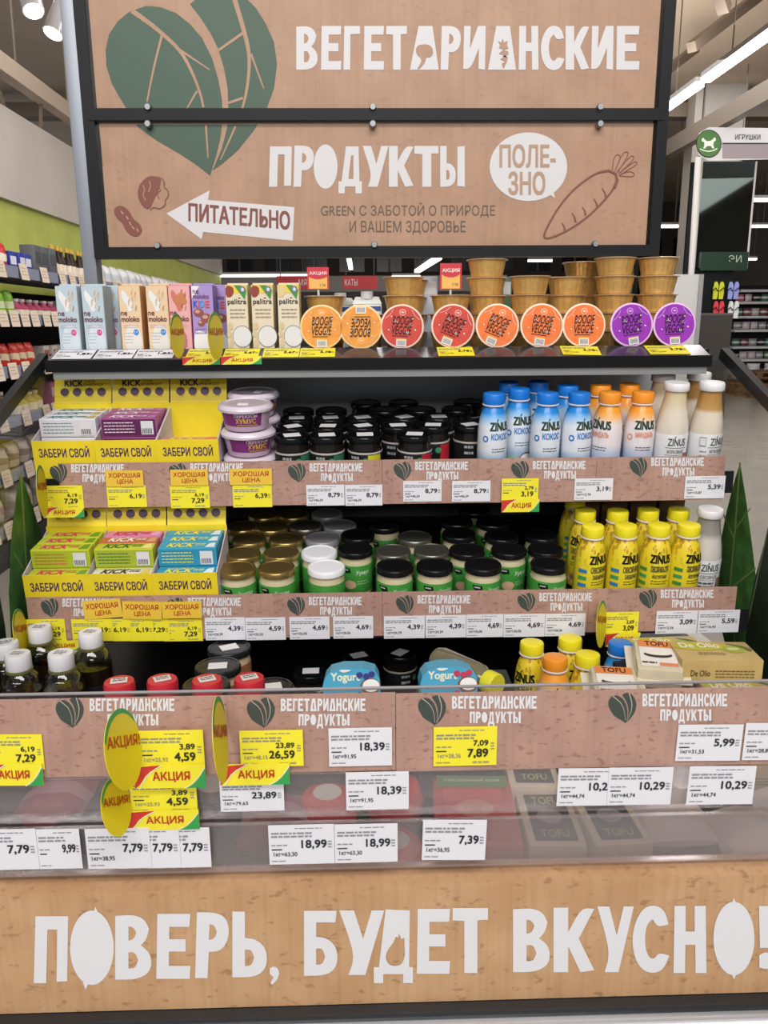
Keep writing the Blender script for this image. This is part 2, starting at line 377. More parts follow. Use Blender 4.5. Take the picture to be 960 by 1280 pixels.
VEINS = [([(180, 54), (260, 110), (340, 175), (430, 260), (500, 400), (545, 550), (560, 790)], (26, 5)), ([(330, 175), (290, 330), (255, 510)], (14, 4)),
         ([(420, 250), (570, 350)], (12, 3)), ([(505, 455), (450, 550)], (12, 6)),
         ([(680, -45), (740, 150), (770, 280), (760, 420), (735, 540), (690, 650), (622, 800)], (26, 5)), ([(735, 165), (612, 252)], (15, 12)),
         ([(775, 270), (840, 445)], (12, 3)), ([(735, 490), (658, 516)], (13, 12))]
# ================================================================ SETTING
def rot_t(spin, tilt=0.0):
    return (Matrix.Rotation(tilt, 3, 'X') @ Matrix.Rotation(spin, 3, 'Z')).to_euler()
MET = M('#8b8f94', .35, .6); DARK = M('#17181b', .4); WHITE = M('#e4e4e6', .5); BLK = M('#08080a', .4); INK = M('#2a2a2e', .6)
b = MB(); b.box(-7, 12, -7, 27, -.05, 0, M('#a09a94', .35, 0, .08, 3)); structure('floor', b)
b = MB(); b.box(-7, 12, -7, 27, 5.2, 5.3, M('#c9b7a4', .8, 0, .06, 1.5)); structure('ceiling', b)
b = MB(); b.box(-7, 12, 26.9, 27, 0, 5.2, M('#4b4038', .8, 0, .1, 2))
for i in range(14):
    b.box(-5.5 + i * 1.2, -4.7 + i * 1.2, 26.86, 26.9, 3.1, 4.1, M('#16171a', .2)); b.box(-5.13 + i * 1.2, -5.07 + i * 1.2, 26.84, 26.9, 3.1, 4.1, M('#5a5048'))
structure('wall_back', b)
b = MB(); b.box(11.9, 12, -7, 27, 0, 5.2, M('#8f8780', .8, 0, .05, 2)); structure('wall_right', b)
b = MB(); b.box(-2.85, -2.7, 2.5, 16, 0, 1.7, M('#3a3a3c', .7)); b.box(-2.85, -2.7, 2.5, 16, 1.7, 2.38, M('#b4bf60', .6, 0, .12, 3)); b.box(-2.86, -2.66, 2.5, 16, 2.38, 3.05, M('#b9b3af', .7, 0, .05, 2))
structure('wall_left', b)
def beam(name, a, c, w, h, hexc):
    mb = MB(); mb.bar(a, c, w, h, M(hexc, .7)); return structure(name, mb)
beam('trim_1', (-6.5, 9.2, 4.9), (11, 9.2, 4.9), .3, .22, '#8d7e70')
beam('trim_2', (-6.5, 14.5, 4.9), (11, 14.5, 4.9), .3, .22, '#7d6f62')
beam('trim_3', (-2.6, 3, 3.29), (-2.6, 20, 3.29), .1, .13, '#a89a8c')
beam('trim_4', (2.55, 5, 4.35), (2.55, 22, 4.35), .22, .16, '#8a7d70')
b = MB()
for i in range(14): b.bar((-2.62, 3.6 + i * .9, 3.24), (-2.7, 3.75 + i * .9 + .2 * (i % 2), 3.05), .025, .025, M('#857768')); b.bar((-2.6, 3.4 + i * 1.1, 3.35), (-2.6, 3.5 + i * 1.1, 5.15), .012, .012, M('#6d6156'))
structure('trim_5', b)
b = MB()
for i in range(7): b.bar((2.3, 7 + i * 2, 5.1), (3.3, 8 + i * 2, 4.2), .1, .1, M('#7a6d62')); b.bar((3.4, 7 + i * 2, 4.2), (4.6, 8 + i * 2, 5.1), .1, .1, M('#8b7d70'))
b.bar((5.2, 6, 4.3), (5.2, 24, 4.3), .15, .25, M('#857a70')); structure('trim_6', b)
p = at(884, 100, 14); q = at(936, 100, 14)
b = MB(); b.box(p.x, q.x, 14, 14.5, 0, 5.2, M('#a39d97', .7, 0, .04, 2)); b.box(p.x - .14, p.x - .02, 14.05, 14.4, 0, 5.2, M('#b0a89f', .6)); structure('trim_7', b)
p = at(200, 366, 20); q = at(480, 350, 20)
b = MB(); b.box(-5, 3.5, 20, 20.3, p.z, q.z + .1, M('#96918d', .6)); b.box(-5, 3.5, 20.02, 20.3, 0, p.z, M('#4a4542', .7)); structure('trim_8', b)

# --------------------------------------------------------- lamps of the hall
LAMP = M('#fffaf2', .4, emit=9.0); LAMPF = M('#fffaf2', .4, emit=4.0)
def tube_lamp(a, c, w, label, mat=LAMP, wires=True):
    a, c = Vector(a), Vector(c); t = thing('tube_light', label, 'ceiling light', (a + c) / 2, group='ceiling tube lights'); o = (a + c) / 2
    mb = MB(); mb.bar(a - o + Vector((0, 0, w * .5)), c - o + Vector((0, 0, w * .5)), w * 1.05, w * .5, M('#8f8c88', .5))
    for k in (.15, .85):
        s_ = a.lerp(c, k) - o; mb.tube([s_, s_ + Vector((0, 0, 5.2 - o.z))], .006, M('#55504b'), 6)
    mb.build('housing', t)
    mb = MB(); mb.bar(a - o, c - o, w, w * .5, mat); mb.build('diffuser', t); return t
tube_lamp((3.15, 4.4, 3.62), (3.17, 8.0, 3.62), .085, 'bright white tube light nearest the right end of the sign frame')
tube_lamp((3.17, 8.12, 3.62), (3.2, 12.2, 3.62), .085, 'second tube light in the line running along the right ceiling')
for k, (x0, x1, y, Y, what) in enumerate([(905, 1010, 250, 13, 'horizontal tube light beside the mirror panel at the far right'), (818, 848, 283, 15, 'short tube light low between the sign frame and the white pole'),
        (918, 960, 283, 16, 'tube light above the toy shelves'), (925, 945, 324, 18, 'small distant tube light over the toy shelves'), (660, 690, 326, 19, 'small distant tube light behind the foil cup stacks'),
        (843, 858, 325, 19, 'small distant tube light beside the white sign pole'), (225, 405, 345, 16, 'long tube light over the counter behind the cartons'), (490, 525, 346, 17, 'tube light over the counter between two cup stacks')]):
    a, c = at(x0, y, Y), at(x1, y, Y); c.z = a.z; tube_lamp(a, c, .085, what, LAMPF)
a, c = at(548, 322, 12), at(520, 338, 15); c.x, c.z = a.x - .1, a.z; tube_lamp(a, c, .1, 'slanting tube light behind the red promotion card', LAMPF)
a = at(436, 322, 11); tube_lamp(a, a + Vector((0, 2.2, 0)), .06, 'tube light seen end-on under the lower sign board', LAMPF)
SP = M('#b9b9bd', .35, .2)
for px, py, dx, lab in ((42, 14, -.05, 'grey ceiling spotlight with its lens at the top left corner'), (66, 42, .05, 'grey ceiling spotlight hanging next to the grey sign post')):
    p = at(px, py, 4.3 if px < 50 else 4.5); t = thing('spotlight', lab, 'spotlight', p, group='ceiling spotlights')
    mb = MB(); mb.lathe([(.044, 0), (.05, .0), (.05, .20), (.04, .215), (0.012, .22)], SP, 24); bo = mb.build('lamp_body', t, rot=(R(-22), dx * 6, 0))
    mb = MB(); mb.lathe([(.001, -.004), (.043, -.004), (.043, .004), (.001, .004)], M('#fffdf6', .4, emit=12), 24); mb.build('lens', bo)
    mb = MB(); mb.tube([(dx * .8 * -1, .07, .19), (dx * -.6, .08, .5)], .012, SP); mb.build('stem', t)
p = at(42, 14, 4.3)
b = MB(); b.box(p.x - 1.2, p.x + 1.0, p.y + .06, p.y + .1, p.z + .49, p.z + .53, M('#cfccc8')); tag(b.build('track_rail'), 'pale lighting track that the two grey spotlights hang from', 'lighting track')

# --------------------------------------------------------- long aisle shelving on the left
GX = -2.2; EDGES = [1.84, 1.55, 1.235, .935, .61, .3]
t = thing('aisle_shelving', 'long black retail shelving run with grey price rails beyond the grey sign post', 'shelving', (0, 0, 0))
mb = MB(); mb.box(-2.66, -2.6, 3.6, 11, 0, 1.7, M('#1c1a1c', .6)); mb.build('back_panel', t)
mb = MB(); mb.box(-2.66, GX - .02, 3.6, 11, 0, .16, M('#2a2a2e', .5)); mb.build('plinth', t)
for z in EDGES:
    mb = MB(); mb.box(-2.6, GX, 3.6, 11, z - .085, z - .06, M('#5b5a63', .5)); sh = mb.build('shelf', t)
    mb = MB(); mb.box(GX, GX + .015, 3.6, 11, z - .09, z - .02, M('#7e8298', .4)); mb.build('price_rail', sh)
def pt_bottle(c, cap, h, r):
    def f():
        o = thing('bottle', '', 'bottle'); mb = MB()
        mb.lathe([(r * .9, 0), (r, .006), (r, h * .6), (r * .45, h * .78), (r * .4, h * .9)], M(c, .2), 14); mb.build('body', o)
        mb = MB(); mb.lathe([(r * .5, h * .88), (r * .5, h), (.001, h)], M(cap, .4), 12); mb.build('cap', o); 
        mb = MB(); mb.lathe([(r * 1.02, h * .15), (r * 1.02, h * .5)], M('#e8dcc8', .5), 14); mb.build('label', o); return o
    return f
def pt_box(c, w, d, h, band):
    def f():
        o = thing('carton', '', 'carton'); mb = MB(); mb.box(-d / 2, d / 2, -w / 2, w / 2, 0, h, M(c, .45), .004); mb.build('body', o)
        mb = MB(); mb.box(d / 2, d / 2 + .002, -w * .4, w * .4, h * .45, h * .8, M(band, .5)); mb.build('label', o); return o
    return f
def bag_mesh(c, w, d, h, seed, c2=None):
    rr = random.Random(seed); mb = MB(); n, mm = 12, 9; vs = []
    for i in range(mm):
        z = h * i / (mm - 1); k = (1 - (abs(2 * i / (mm - 1) - .9)) ** 3 * .5); end = i in (0, mm - 1)
        for j in range(n):
            a = 2 * math.pi * j / n; q = 1 + rr.uniform(-.07, .07)
            vs.append((d / 2 * math.cos(a) * k * q * (.25 if end else 1), w / 2 * math.sin(a) * q * (1 if end else .96), z + (rr.uniform(-.004, .004) if not end else 0)))
    fs = [(i * n + j, i * n + (j + 1) % n, (i + 1) * n + (j + 1) % n, (i + 1) * n + j) for i in range(mm - 1) for j in range(n)] + [tuple(range(n)), tuple((mm - 1) * n + j for j in range(n))]
    mb.add(vs, fs, M(c, .28), True)
    if c2: mb.m = [1 if (n * 3 <= k < n * 5) else 0 for k in range(len(mb.f))]; mb.mats.append(M(c2, .35))
    return mb
def pt_bag(c, c2, w, d, h, seed):
    def f():
        o = bag_mesh(c, w * .78, d, h, seed, c2).build('bag'); return tag(o, '', 'bag')
    return f
ROWS = [
 (0, [('white and tan snack bag', pt_bag('#d9c4a0', '#b98a5a', .2, .12, .26, 1), 4.5, 4.9, .2), ('red snack bag', pt_bag('#c02430', '#e8e0d0', .17, .1, .2, 2), 5.05, 5.5, .18), ('blue pack', pt_box('#2a3a9a', .1, .08, .15, '#d8d8e8'), 5.55, 5.85, .12),
      ('grey carton', pt_box('#5b5d63', .12, .1, .22, '#4a4b50'), 5.9, 6.2, .13), ('dark sauce bottle', pt_bottle('#2a1a10', '#c8a040', .26, .034), 6.28, 7.1, .085), ('white bundled pack', pt_bag('#d8dade', '#c4c8d0', .24, .14, .2, 3), 7.3, 10.6, .25)]),
 (1, [('blue pouch', pt_bag('#3f8fc8', '#d8e8f0', .12, .08, .16, 4), 4.48, 4.86, .13), ('lime green pouch', pt_bag('#8fc832', '#e8f0c0', .12, .08, .19, 5), 4.95, 5.5, .12), ('pink tub', pt_bottle('#c85a7a', '#d8d0d0', .14, .05), 5.55, 6.3, .13), ('pale carton', pt_box('#c8c0bc', .11, .09, .15, '#9a6a7a'), 6.4, 7.4, .16)]),
 (2, [('brown yogurt drink bottle', pt_bottle('#8a6a58', '#d8c8b8', .16, .035), 4.45, 5.2, .09), ('red and white pack', pt_bag('#c83a2a', '#e0c8a8', .13, .08, .17, 6), 5.28, 5.8, .13), ('pale carton', pt_box('#bcb4ac', .1, .09, .14, '#a05a4a'), 5.9, 7.0, .15)]),
 (3, [('brown and white bottle', pt_bottle('#7a5a4a', '#e0d4c8', .17, .036), 4.3, 5.2, .09), ('yellow striped tub', pt_bottle('#c8b060', '#d8cc90', .14, .055), 5.32, 5.85, .14), ('pink carton', pt_box('#b86a8a', .1, .08, .18, '#d8c0c8'), 5.95, 6.6, .14)]),
 (4, [('green and yellow bag', pt_bag('#8aa83a', '#d8d068', .16, .12, .15, 7), 4.2, 4.85, .17), ('clear wrapped pack', pt_bag('#c4b4a4', '#8a7468', .18, .14, .17, 8), 5.0, 6.2, .2)]),
 (5, [('pale wrapped pack', pt_bag('#c8bcb0', '#a89888', .2, .16, .2, 9), 4.0, 6.0, .22)]),
]
RN = ['top', 'second', 'third', 'fourth', 'fifth', 'lowest']
tk = None
for row, items in ROWS:
    for what, mk, y0, y1, st in items:
        K = Kind(mk); n = 0; y = y0
        while y < y1:
            K.place((GX - .13 + rnd.uniform(-.015, .015), y, EDGES[row] - .058), (0, 0, rnd.uniform(-.05, .05)),
                    f'{what} on the {RN[row]} aisle shelf, {ORD[n]} counted from the near end', f'{what}s on the {RN[row]} aisle shelf'); y += st; n += 1
    y = 4.0 + .1 * (row % 3)
    while y < 8.2:
        if tk is None:
            mb = MB(); mb.box(0, .003, -.06, .06, -.1, 0, M('#d6c6b4', .5)); [mb.rect(-.045, -.03 - k * .02, .045 - .02 * (k % 2), -.024 - k * .02, lambda a, c: (.0034, a, c), M('#b09c8a')) for k in range(3)]
            tk = o = mb.build('price_tag')
        else: o = tk.copy(); COL.objects.link(o)
        o.location = (GX + .018, y, EDGES[row]); o.rotation_euler = (0, R(-8), 0)
        tag(o, f'pale price tag on the {RN[row]} rail of the long aisle shelving', 'price tag', f'pale tags on the {RN[row]} aisle rail'); y += rnd.choice([.16, .2, .34])

# --------------------------------------------------------- far right: toy department
t = thing('aisle_sign', 'grey aisle sign reading игрушки with a green rocking horse disc on a white pole', 'sign', at(885, 180, 12))
o = at(885, 180, 12); sc = 12.1 / 1000
def sgn(dy):
    f = lambda a, c: Vector(at(a, c, 12 + dy)) - o
    f.flip = True; return f
mb = MB(); mb.solid([(870, 178), (874, 166), (886, 159), (960, 160), (1010, 160), (1010, 198), (886, 201), (873, 194)], 0, .06, lambda a, c, d: Vector(at(a, c, 12 + d)) - o, M('#c9c7c9', .5)); mb.rect(903, 180, 1010, 198, sgn(-.004), M('#8f8388', .5)); mb.rect(903, 178.5, 1010, 180, sgn(-.006), M('#1c1c1e'))
mb.text('ИГРУШКИ', 919, 174.5, 950.5, 168, sgn(-.006), INK, .01); mb.build('sign_plate', t)
mb = MB(); mb.ell(886, 179.5, 16, 17.5, sgn(-.01), M('#20281c'), 28); mb.ell(886, 179.5, 15, 16.5, sgn(-.014), M('#3f6a2c', .4), 28)
wm = M('#d5ddd0'); mb.flat([[(877, 174), (879, 172), (881, 174.5), (884, 176.5), (888, 176), (891, 174), (893, 171.5), (895, 173), (894.5, 176), (892.5, 177), (891.5, 181), (893, 185.5), (890.5, 185.5), (888.5, 182.5), (884, 182.5), (881.5, 185.5), (879, 185.5), (880.5, 181), (880, 177.5), (877.5, 177)]], sgn(-.018), wm)
mb.ribbon([(875, 186), (880, 188.3), (886, 189.2), (892, 188), (896.5, 185.6)], 1.4, sgn(-.018), wm); mb.build('horse_disc', t)
mb = MB(); a0, a1 = at(874.5, 196, 12), at(862, 420, 12.0); mb.tube([Vector(a0) - o + Vector((0, .04, 0)), Vector((a1.x, 12.04, 0)) - o], .045, M('#cfcdcb', .5), 12); mb.build('pole', t)
t = thing('mirror_panel', 'tall mirror panel beside the white sign pole', 'mirror'); p0, p1 = at(879, 202, 12.76), at(932, 335, 12.76); mz = p0.z
mb = MB(); mb.box(p0.x, p1.x, 12.757, 12.798, p1.z, p0.z, M('#5f6866', .05, 1.0)); mb.build('glass', t)
for xa, cc in ((p0.x - .03, '#a8a29a'), (p1.x, '#c8c4bc')): mb = MB(); mb.box(xa, xa + .03, 12.756, 12.799, p1.z, p0.z, M(cc)); mb.build('frame_post', t)
q0, q1 = at(877, 315, 12.72), at(934, 338, 12.72)
t = thing('mirror_reflection', 'board painted as a mirror reflection of a dark green sign with reversed letters', 'sign')
mb = MB(); mb.box(q0.x, q1.x, 12.72, 12.754, q1.z, q0.z, M('#22382a', .3)); fn = front(12.715); mb.text('ЭИ', 911, 328, 927, 319, fn, M('#aab4a8')); mb.build('board', t)  # painted reflection: stands in for a green sign mirrored in the glass
e0, e1 = at(872, 394, 12.2), at(916, 394, 12.2)
t = thing('endcap_cabinet', 'dark brown endcap cabinet below the flip flop rack', 'cabinet')
mb = MB(); mb.box(e0.x - .35, e1.x, 12.2, 12.66, 0, e0.z, M('#3b3733', .45, 0, .06, 4)); mb.build('body', t)
mb = MB(); mb.box(e0.x - .35, e1.x, 12.2, 12.23, e0.z, e0.z + .03, M('#5a5550')); mb.build('top_trim', t)
mb = MB(); mb.box(e0.x - .02, e1.x + .22, 12.8, 12.86, 0, mz, M('#12181a', .4)); tag(mb.build('rack_panel'), 'black slatted rack panel behind the flip flops', 'rack')
def flipflop(px, py, c, lab):
    p = at(px, py, 12.765); t = thing('flip_flops', lab, 'flip flops', p, group='flip flops on the rack')
    for s_ in (-1, 1):
        mb = MB(); mb.solid([(-.05 + .0, -.12), (.04, -.12), (.055, -.02), (.05, .1), (.02, .14), (-.03, .14), (-.055, .06), (-.05, -.04)], 0, .025, lambda a, c_, d, s_=s_: ((a * .85 + s_ * .055) * .82, -d, c_), M(c, .6)); mb.tube([(s_ * .06 - .045, -.03, 0), (s_ * .06, -.05, .05), (s_ * .06 + .045, -.03, 0)], .008, DARK); mb.build('sole', t)
flipflop(897.5, 364, '#c8cc30', 'yellow flip flops hanging on the rack'); flipflop(916, 364, '#8f98d8', 'lilac flip flops hanging beside the yellow pair'); flipflop(897.5, 388, '#d84048', 'red flip flops sticking up over the cabinet edge'); flipflop(916, 388, '#d8dcdc', 'white flip flops sticking up over the cabinet edge')
mb = MB(); p0, p1 = at(838, 343, 11.5), at(868, 420, 11.5); mb.box(p0.x, p1.x, 11.5, 11.56, 0, p0.z, M('#b9b9b8', .6)); mb.box(p1.x, p1.x + .06, 11.48, 11.58, 0, p0.z, M('#8a8a8c', .5)); tag(mb.build('partition_board'), 'plain pale grey partition board behind the white sign pole', 'partition')
# toy shelving, facing the aisle
TY = 17.5; tz = [at(930, y, TY).z for y in (362, 377, 395, 412, 433, 449)]; tx0, tx1 = at(919, 400, TY).x, at(1010, 400, TY).x
t = thing('toy_shelving', 'white toy department shelving at the far right edge', 'shelving')
mb = MB(); mb.box(tx0, tx1, TY + .3, TY + .35, 0, tz[0] + .1, M('#1a1c20', .6)); mb.build('back_panel', t)
for z in tz:
    mb = MB(); mb.box(tx0, tx1, TY - .02, TY + .3, z - .05, z, M('#d8d8da', .5)); mb.build('shelf', t)
cols = ['#7a3a4a', '#3a6a62', '#c8b8c0', '#2a2a34', '#8a8a90', '#c05a7a', '#4a5a8a', '#b8b4a8', '#5a7a52', '#d8d0d0']
KT = [Kind(pt_bag(c, '#d0ccc8', .22, .12, .165, 20 + i)) for i, c in enumerate(cols)]; cn = ['maroon', 'teal', 'pale pink', 'black', 'grey', 'pink', 'blue', 'stone', 'green', 'off-white']; cnt = {}
for r_, z in enumerate(tz[1:]):
    for i in range(9):
        k = rnd.randrange(10); n = cnt[(r_, k)] = cnt.get((r_, k), -1) + 1
        KT[k].place((tx0 + .12 + i * .183, TY + .13, z + .002), (0, 0, R(90) + rnd.uniform(-.3, .3)), f'{cn[k]} toy pack on the {RN[r_ + 1]} toy shelf, {ORD[n]} of its colour', 'toy packs on the far right shelves')
def pallet():
    o = thing('wooden_pallet', '', 'pallet'); wd = M('#7d5a40', .8, 0, .15, 6)
    for y in (-.5, 0, .45): 
        mb = MB(); mb.box(-.7, .7, y, y + .1, 0, .02, wd); mb.build('bottom_board', o)
    for x in (-.65, -.05, .55):
        for y in (-.5, 0, .45):
            mb = MB(); mb.box(x, x + .12, y, y + .1, .02, .1, wd); mb.build('block', o)
    for k in range(5):
        mb = MB(); mb.box(-.7, .7, -.5 + k * .24, -.4 + k * .24, .1, .125, wd); mb.build('deck_board', o)
    return o
pp = at(965, 470, 16); KP = Kind(pallet)
for k in range(4): KP.place((pp.x, 16, .155 + k * .128 - .155), (0, 0, .12 * (k % 2)), ['lowest', 'second', 'third', 'topmost'][k] + ' wooden pallet of the stack on the floor at the right edge', 'stacked pallets')
KQ = Kind(pt_bag('#d4d0d0', '#b8c0c4', .34, .24, .14, 50))
for k in range(4): KQ.place((pp.x - .5 + k * .36, 15.8, .512), (0, 0, R(90)), f'{ORD[k]} white pack lying on the pallet stack', 'white packs on the pallets')
# red counter signs far behind
for x0, x1, txt, lab in ((345, 398, 'МЯСО', 'red hanging sign reading МЯСО behind the carton row'), (428, 472, 'КАТЫ', 'red hanging sign reading КАТЫ behind the foil cups')):
    a_, b_ = at(x0, 345, 15), at(x1, 361, 15); mb = MB(); mb.box(a_.x, b_.x, 15, 15.06, b_.z, a_.z, M('#b8242c', .5)); w_ = x1 - x0
    if txt == 'МЯСО': mb.text(txt, 373, 357, 395, 349, front(14.99), M('#e8d8d8'))
    else: mb.text(txt, 431, 357, 447, 349, front(14.99), M('#e8d8d8'))
    for u in (.1, .9): mb.tube([(a_.x + (b_.x - a_.x) * u, 15.03, a_.z), (a_.x + (b_.x - a_.x) * u, 15.03, 5.2)], .01, M('#55504b'), 6)
    tag(mb.build('counter_sign'), lab, 'sign', 'red counter signs')
# ================================================================ DISPLAY CASE
X0, X1 = -.645, .69; XM = (X0 + X1) / 2
KR_STRIP = kraft('#a68376', '#846057', '#b49082', .4, .7, 1.5, .585); KR_SIGN = kraft('#a27e65', '#886650', '#ad8970', .5, .35, .9); KR_BASE = kraft('#b78f68', '#8a6440', '#c39d76', .5, .6, 1.1, .615)
LET = M('#d9d9dd', .5); HEART = M('#3c4640', .5); VEIN = M('#b9a89c', .5); GREEN = M('#37513f', .5); LETS = M('#cdcbcd', .5); BROWN = M('#7a4438', .55)
Y1, Y2, Y3, YT = 1.465, 1.355, .80, 1.555
TILT = R(6.5); TT = math.tan(TILT)
def z1(Y): return 1.165 + TT * (Y - 1.54)
def z2(Y): return .93 + TT * (Y - 1.44)
DECK = .75
CASE = thing('display_case', 'open black refrigerated display case with clear sloping sides and a brown lettered front panel', 'display case')
STEEL = M('#30343a', .35, .3, .1, 8)
mb = MB(); mb.box(X0, X1, .83, 1.98, 0, DECK - .03, M('#d8d8da', .4)); mb.build('base_cabinet', CASE)
mb = MB(); mb.box(X0 - .024, X1 + .024, .83, 1.93, DECK - .03, DECK - .0012, M('#15161a', .35)); mb.build('deck', CASE)
mb = MB(); mb.box(X0 + .01, X1 - .01, 1.93, 1.98, DECK, 1.19, M('#3c3e42', .4, .1, .05, 5)); mb.box(X0 + .01, X1 - .01, 1.93, 1.98, 1.19, 1.37, M('#b4b6ba', .35, .1, .05, 5)); mb.build('back_panel', CASE)  # one panel with shade painted in: lower part darkened, upper part lightened
# lettered front panel
mb = MB(); PY = .79
mb.box(X0, X1, PY, .83, .667, .828, KR_BASE)
def fz(dy):
    return lambda a, c: at(a, c, PY - dy)
F1 = front(PY - .0006)
zo = lambda X, Y: (30 + X / 2.043, 1110 + Y / 2.043)
zp = lambda X, Y: (460 + X / 1.92, 1100 + Y / 1.92)
for ch, xa, xb, ya, yb in (('П', 25, 113, 72, 243), ('О', 117, 230, 50, 255), ('В', 233, 327, 68, 234), ('Е', 338, 425, 66, 232), ('Р', 437, 525, 62, 230), ('Ь', 532, 622, 60, 228), (',', 625, 652, 200, 247), ('Б', 715, 802, 58, 224), ('У', 805, 920, 57, 222)):
    (a, c), (d, e) = zo(xa, yb), zo(xb, ya); put_letter(mb, ch, a, c, d, e, F1, LET)
for ch, xa, xb, ya, yb in (('D', 14, 108, 70, 213), ('Е', 117, 197, 69, 225), ('Т', 203, 288, 67, 223), ('В', 348, 438, 67, 221), ('К', 445, 543, 66, 221), ('У', 550, 638, 63, 221), ('С', 633, 723, 62, 221), ('Н', 733, 812, 62, 223), ('О', 828, 928, 45, 235), ('!', 938, 985, 62, 210)):
    (a, c), (d, e) = zp(xa, yb), zp(xb, ya); put_letter(mb, ch, a, c, d, e, F1, LET)
for (x, y) in ((zo(183, 50)), (zp(878, 45))): mb.flat([[(x - 3, y + 6), (x, y - 1.5), (x + 3, y + 6)]], F1, LET)
for (x, y) in ((zo(158, 256)), (zp(878, 236))): mb.flat([[(x - 4, y - 8), (x, y + 1.5), (x + 4, y - 8)]], F1, LET)
o = mb.build('front_panel', CASE); o['label'] = 'brown corrugated-look front panel with the white slogan'
mb = MB(); mb.box(X0, X1, .775, .84, .654, .666, M('#3f4144', .25, .7), .003); mb.box(X0, X1, .768, .84, .648, .656, M('#c8c9cc', .25, .6), .003); mb.build('bumper', CASE)
mb = MB(); mb.box(X0, X1, .762, .84, .30, .648, M('#e6e6e8', .35), .008); mb.build('lower_panel', CASE)
# clear front glass with two clear price rails
CL = clear('#f4f2f2', .04, .03, .05); RAIL = clear('#f8f6f7', .075, .12, .08)
mb = MB(); mb.box(X0, X1, .815, .819, .828, 1.0575, CL); mb.build('front_glass', CASE)
mb = MB(); mb.tube([(X0, .817, 1.0585), (X1, .817, 1.0585)], .0018, M('#8d8a8c', .2)); mb.build('glass_edge', CASE)
for z0_, z1_ in ((.915, .966), (.847, .904)):
    mb = MB(); mb.box(X0, X1, .803, .8045, z0_, z1_, RAIL); mb.box(X0, X1, .7995, .8045, z1_ - .0015, z1_, RAIL); mb.box(X0, X1, .797, .8045, z0_ - .002, z0_, RAIL); mb.build('price_rail', CASE)
# shelves
for (Yf, zf, Yb, dz, bz0, bz1) in ((Y1, z1, 1.93, 0, 1.125, 1.16), (Y2, z2, 1.93, 0, .905, .935)):
    mb = MB(); a_, b_ = zf(Yf + .006), zf(Yb)
    mb.hexa([(X0 + .02, Yf + .006, a_ - .02), (X1 - .02, Yf + .006, a_ - .02), (X1 - .02, Yb, b_ - .02), (X0 + .02, Yb, b_ - .02),
             (X0 + .02, Yf + .006, a_), (X1 - .02, Yf + .006, a_), (X1 - .02, Yb, b_), (X0 + .02, Yb, b_)], M('#121316', .35))
    sh = mb.build('shelf', CASE)
    mb = MB(); mb.box(X0 + .02, X1 - .02, Yf + .0012, Yf + .006, zf(Yf) - .022, zf(Yf) + .02, M('#1a1b1e', .4)); mb.build('price_rail', sh)
# top shelf with sloped lip
mb = MB(); mb.box(X0 + .01, .66, 1.6, 2.0, 1.372, 1.398, BLK); TS = mb.build('top_shelf', CASE)
mb = MB(); mb.hexa([(X0 + .02, YT, 1.368), (.645, YT, 1.368), (.645, 1.61, 1.372), (X0 + .02, 1.61, 1.372), (X0 + .02, YT, 1.387), (.645, YT, 1.387), (.645, 1.61, 1.406), (X0 + .02, 1.61, 1.406)], M('#4a4850', .18, .5)); mb.box(X0 + .018, .647, YT - .004, YT, 1.366, 1.388, BLK); mb.build('lip', TS)
mb = MB(); mb.box(X0 + .03, .64, 1.556, 1.576, 1.352, 1.368, M('#8a8c8c', .35, .3)); mb.build('lamp_cover', TS)
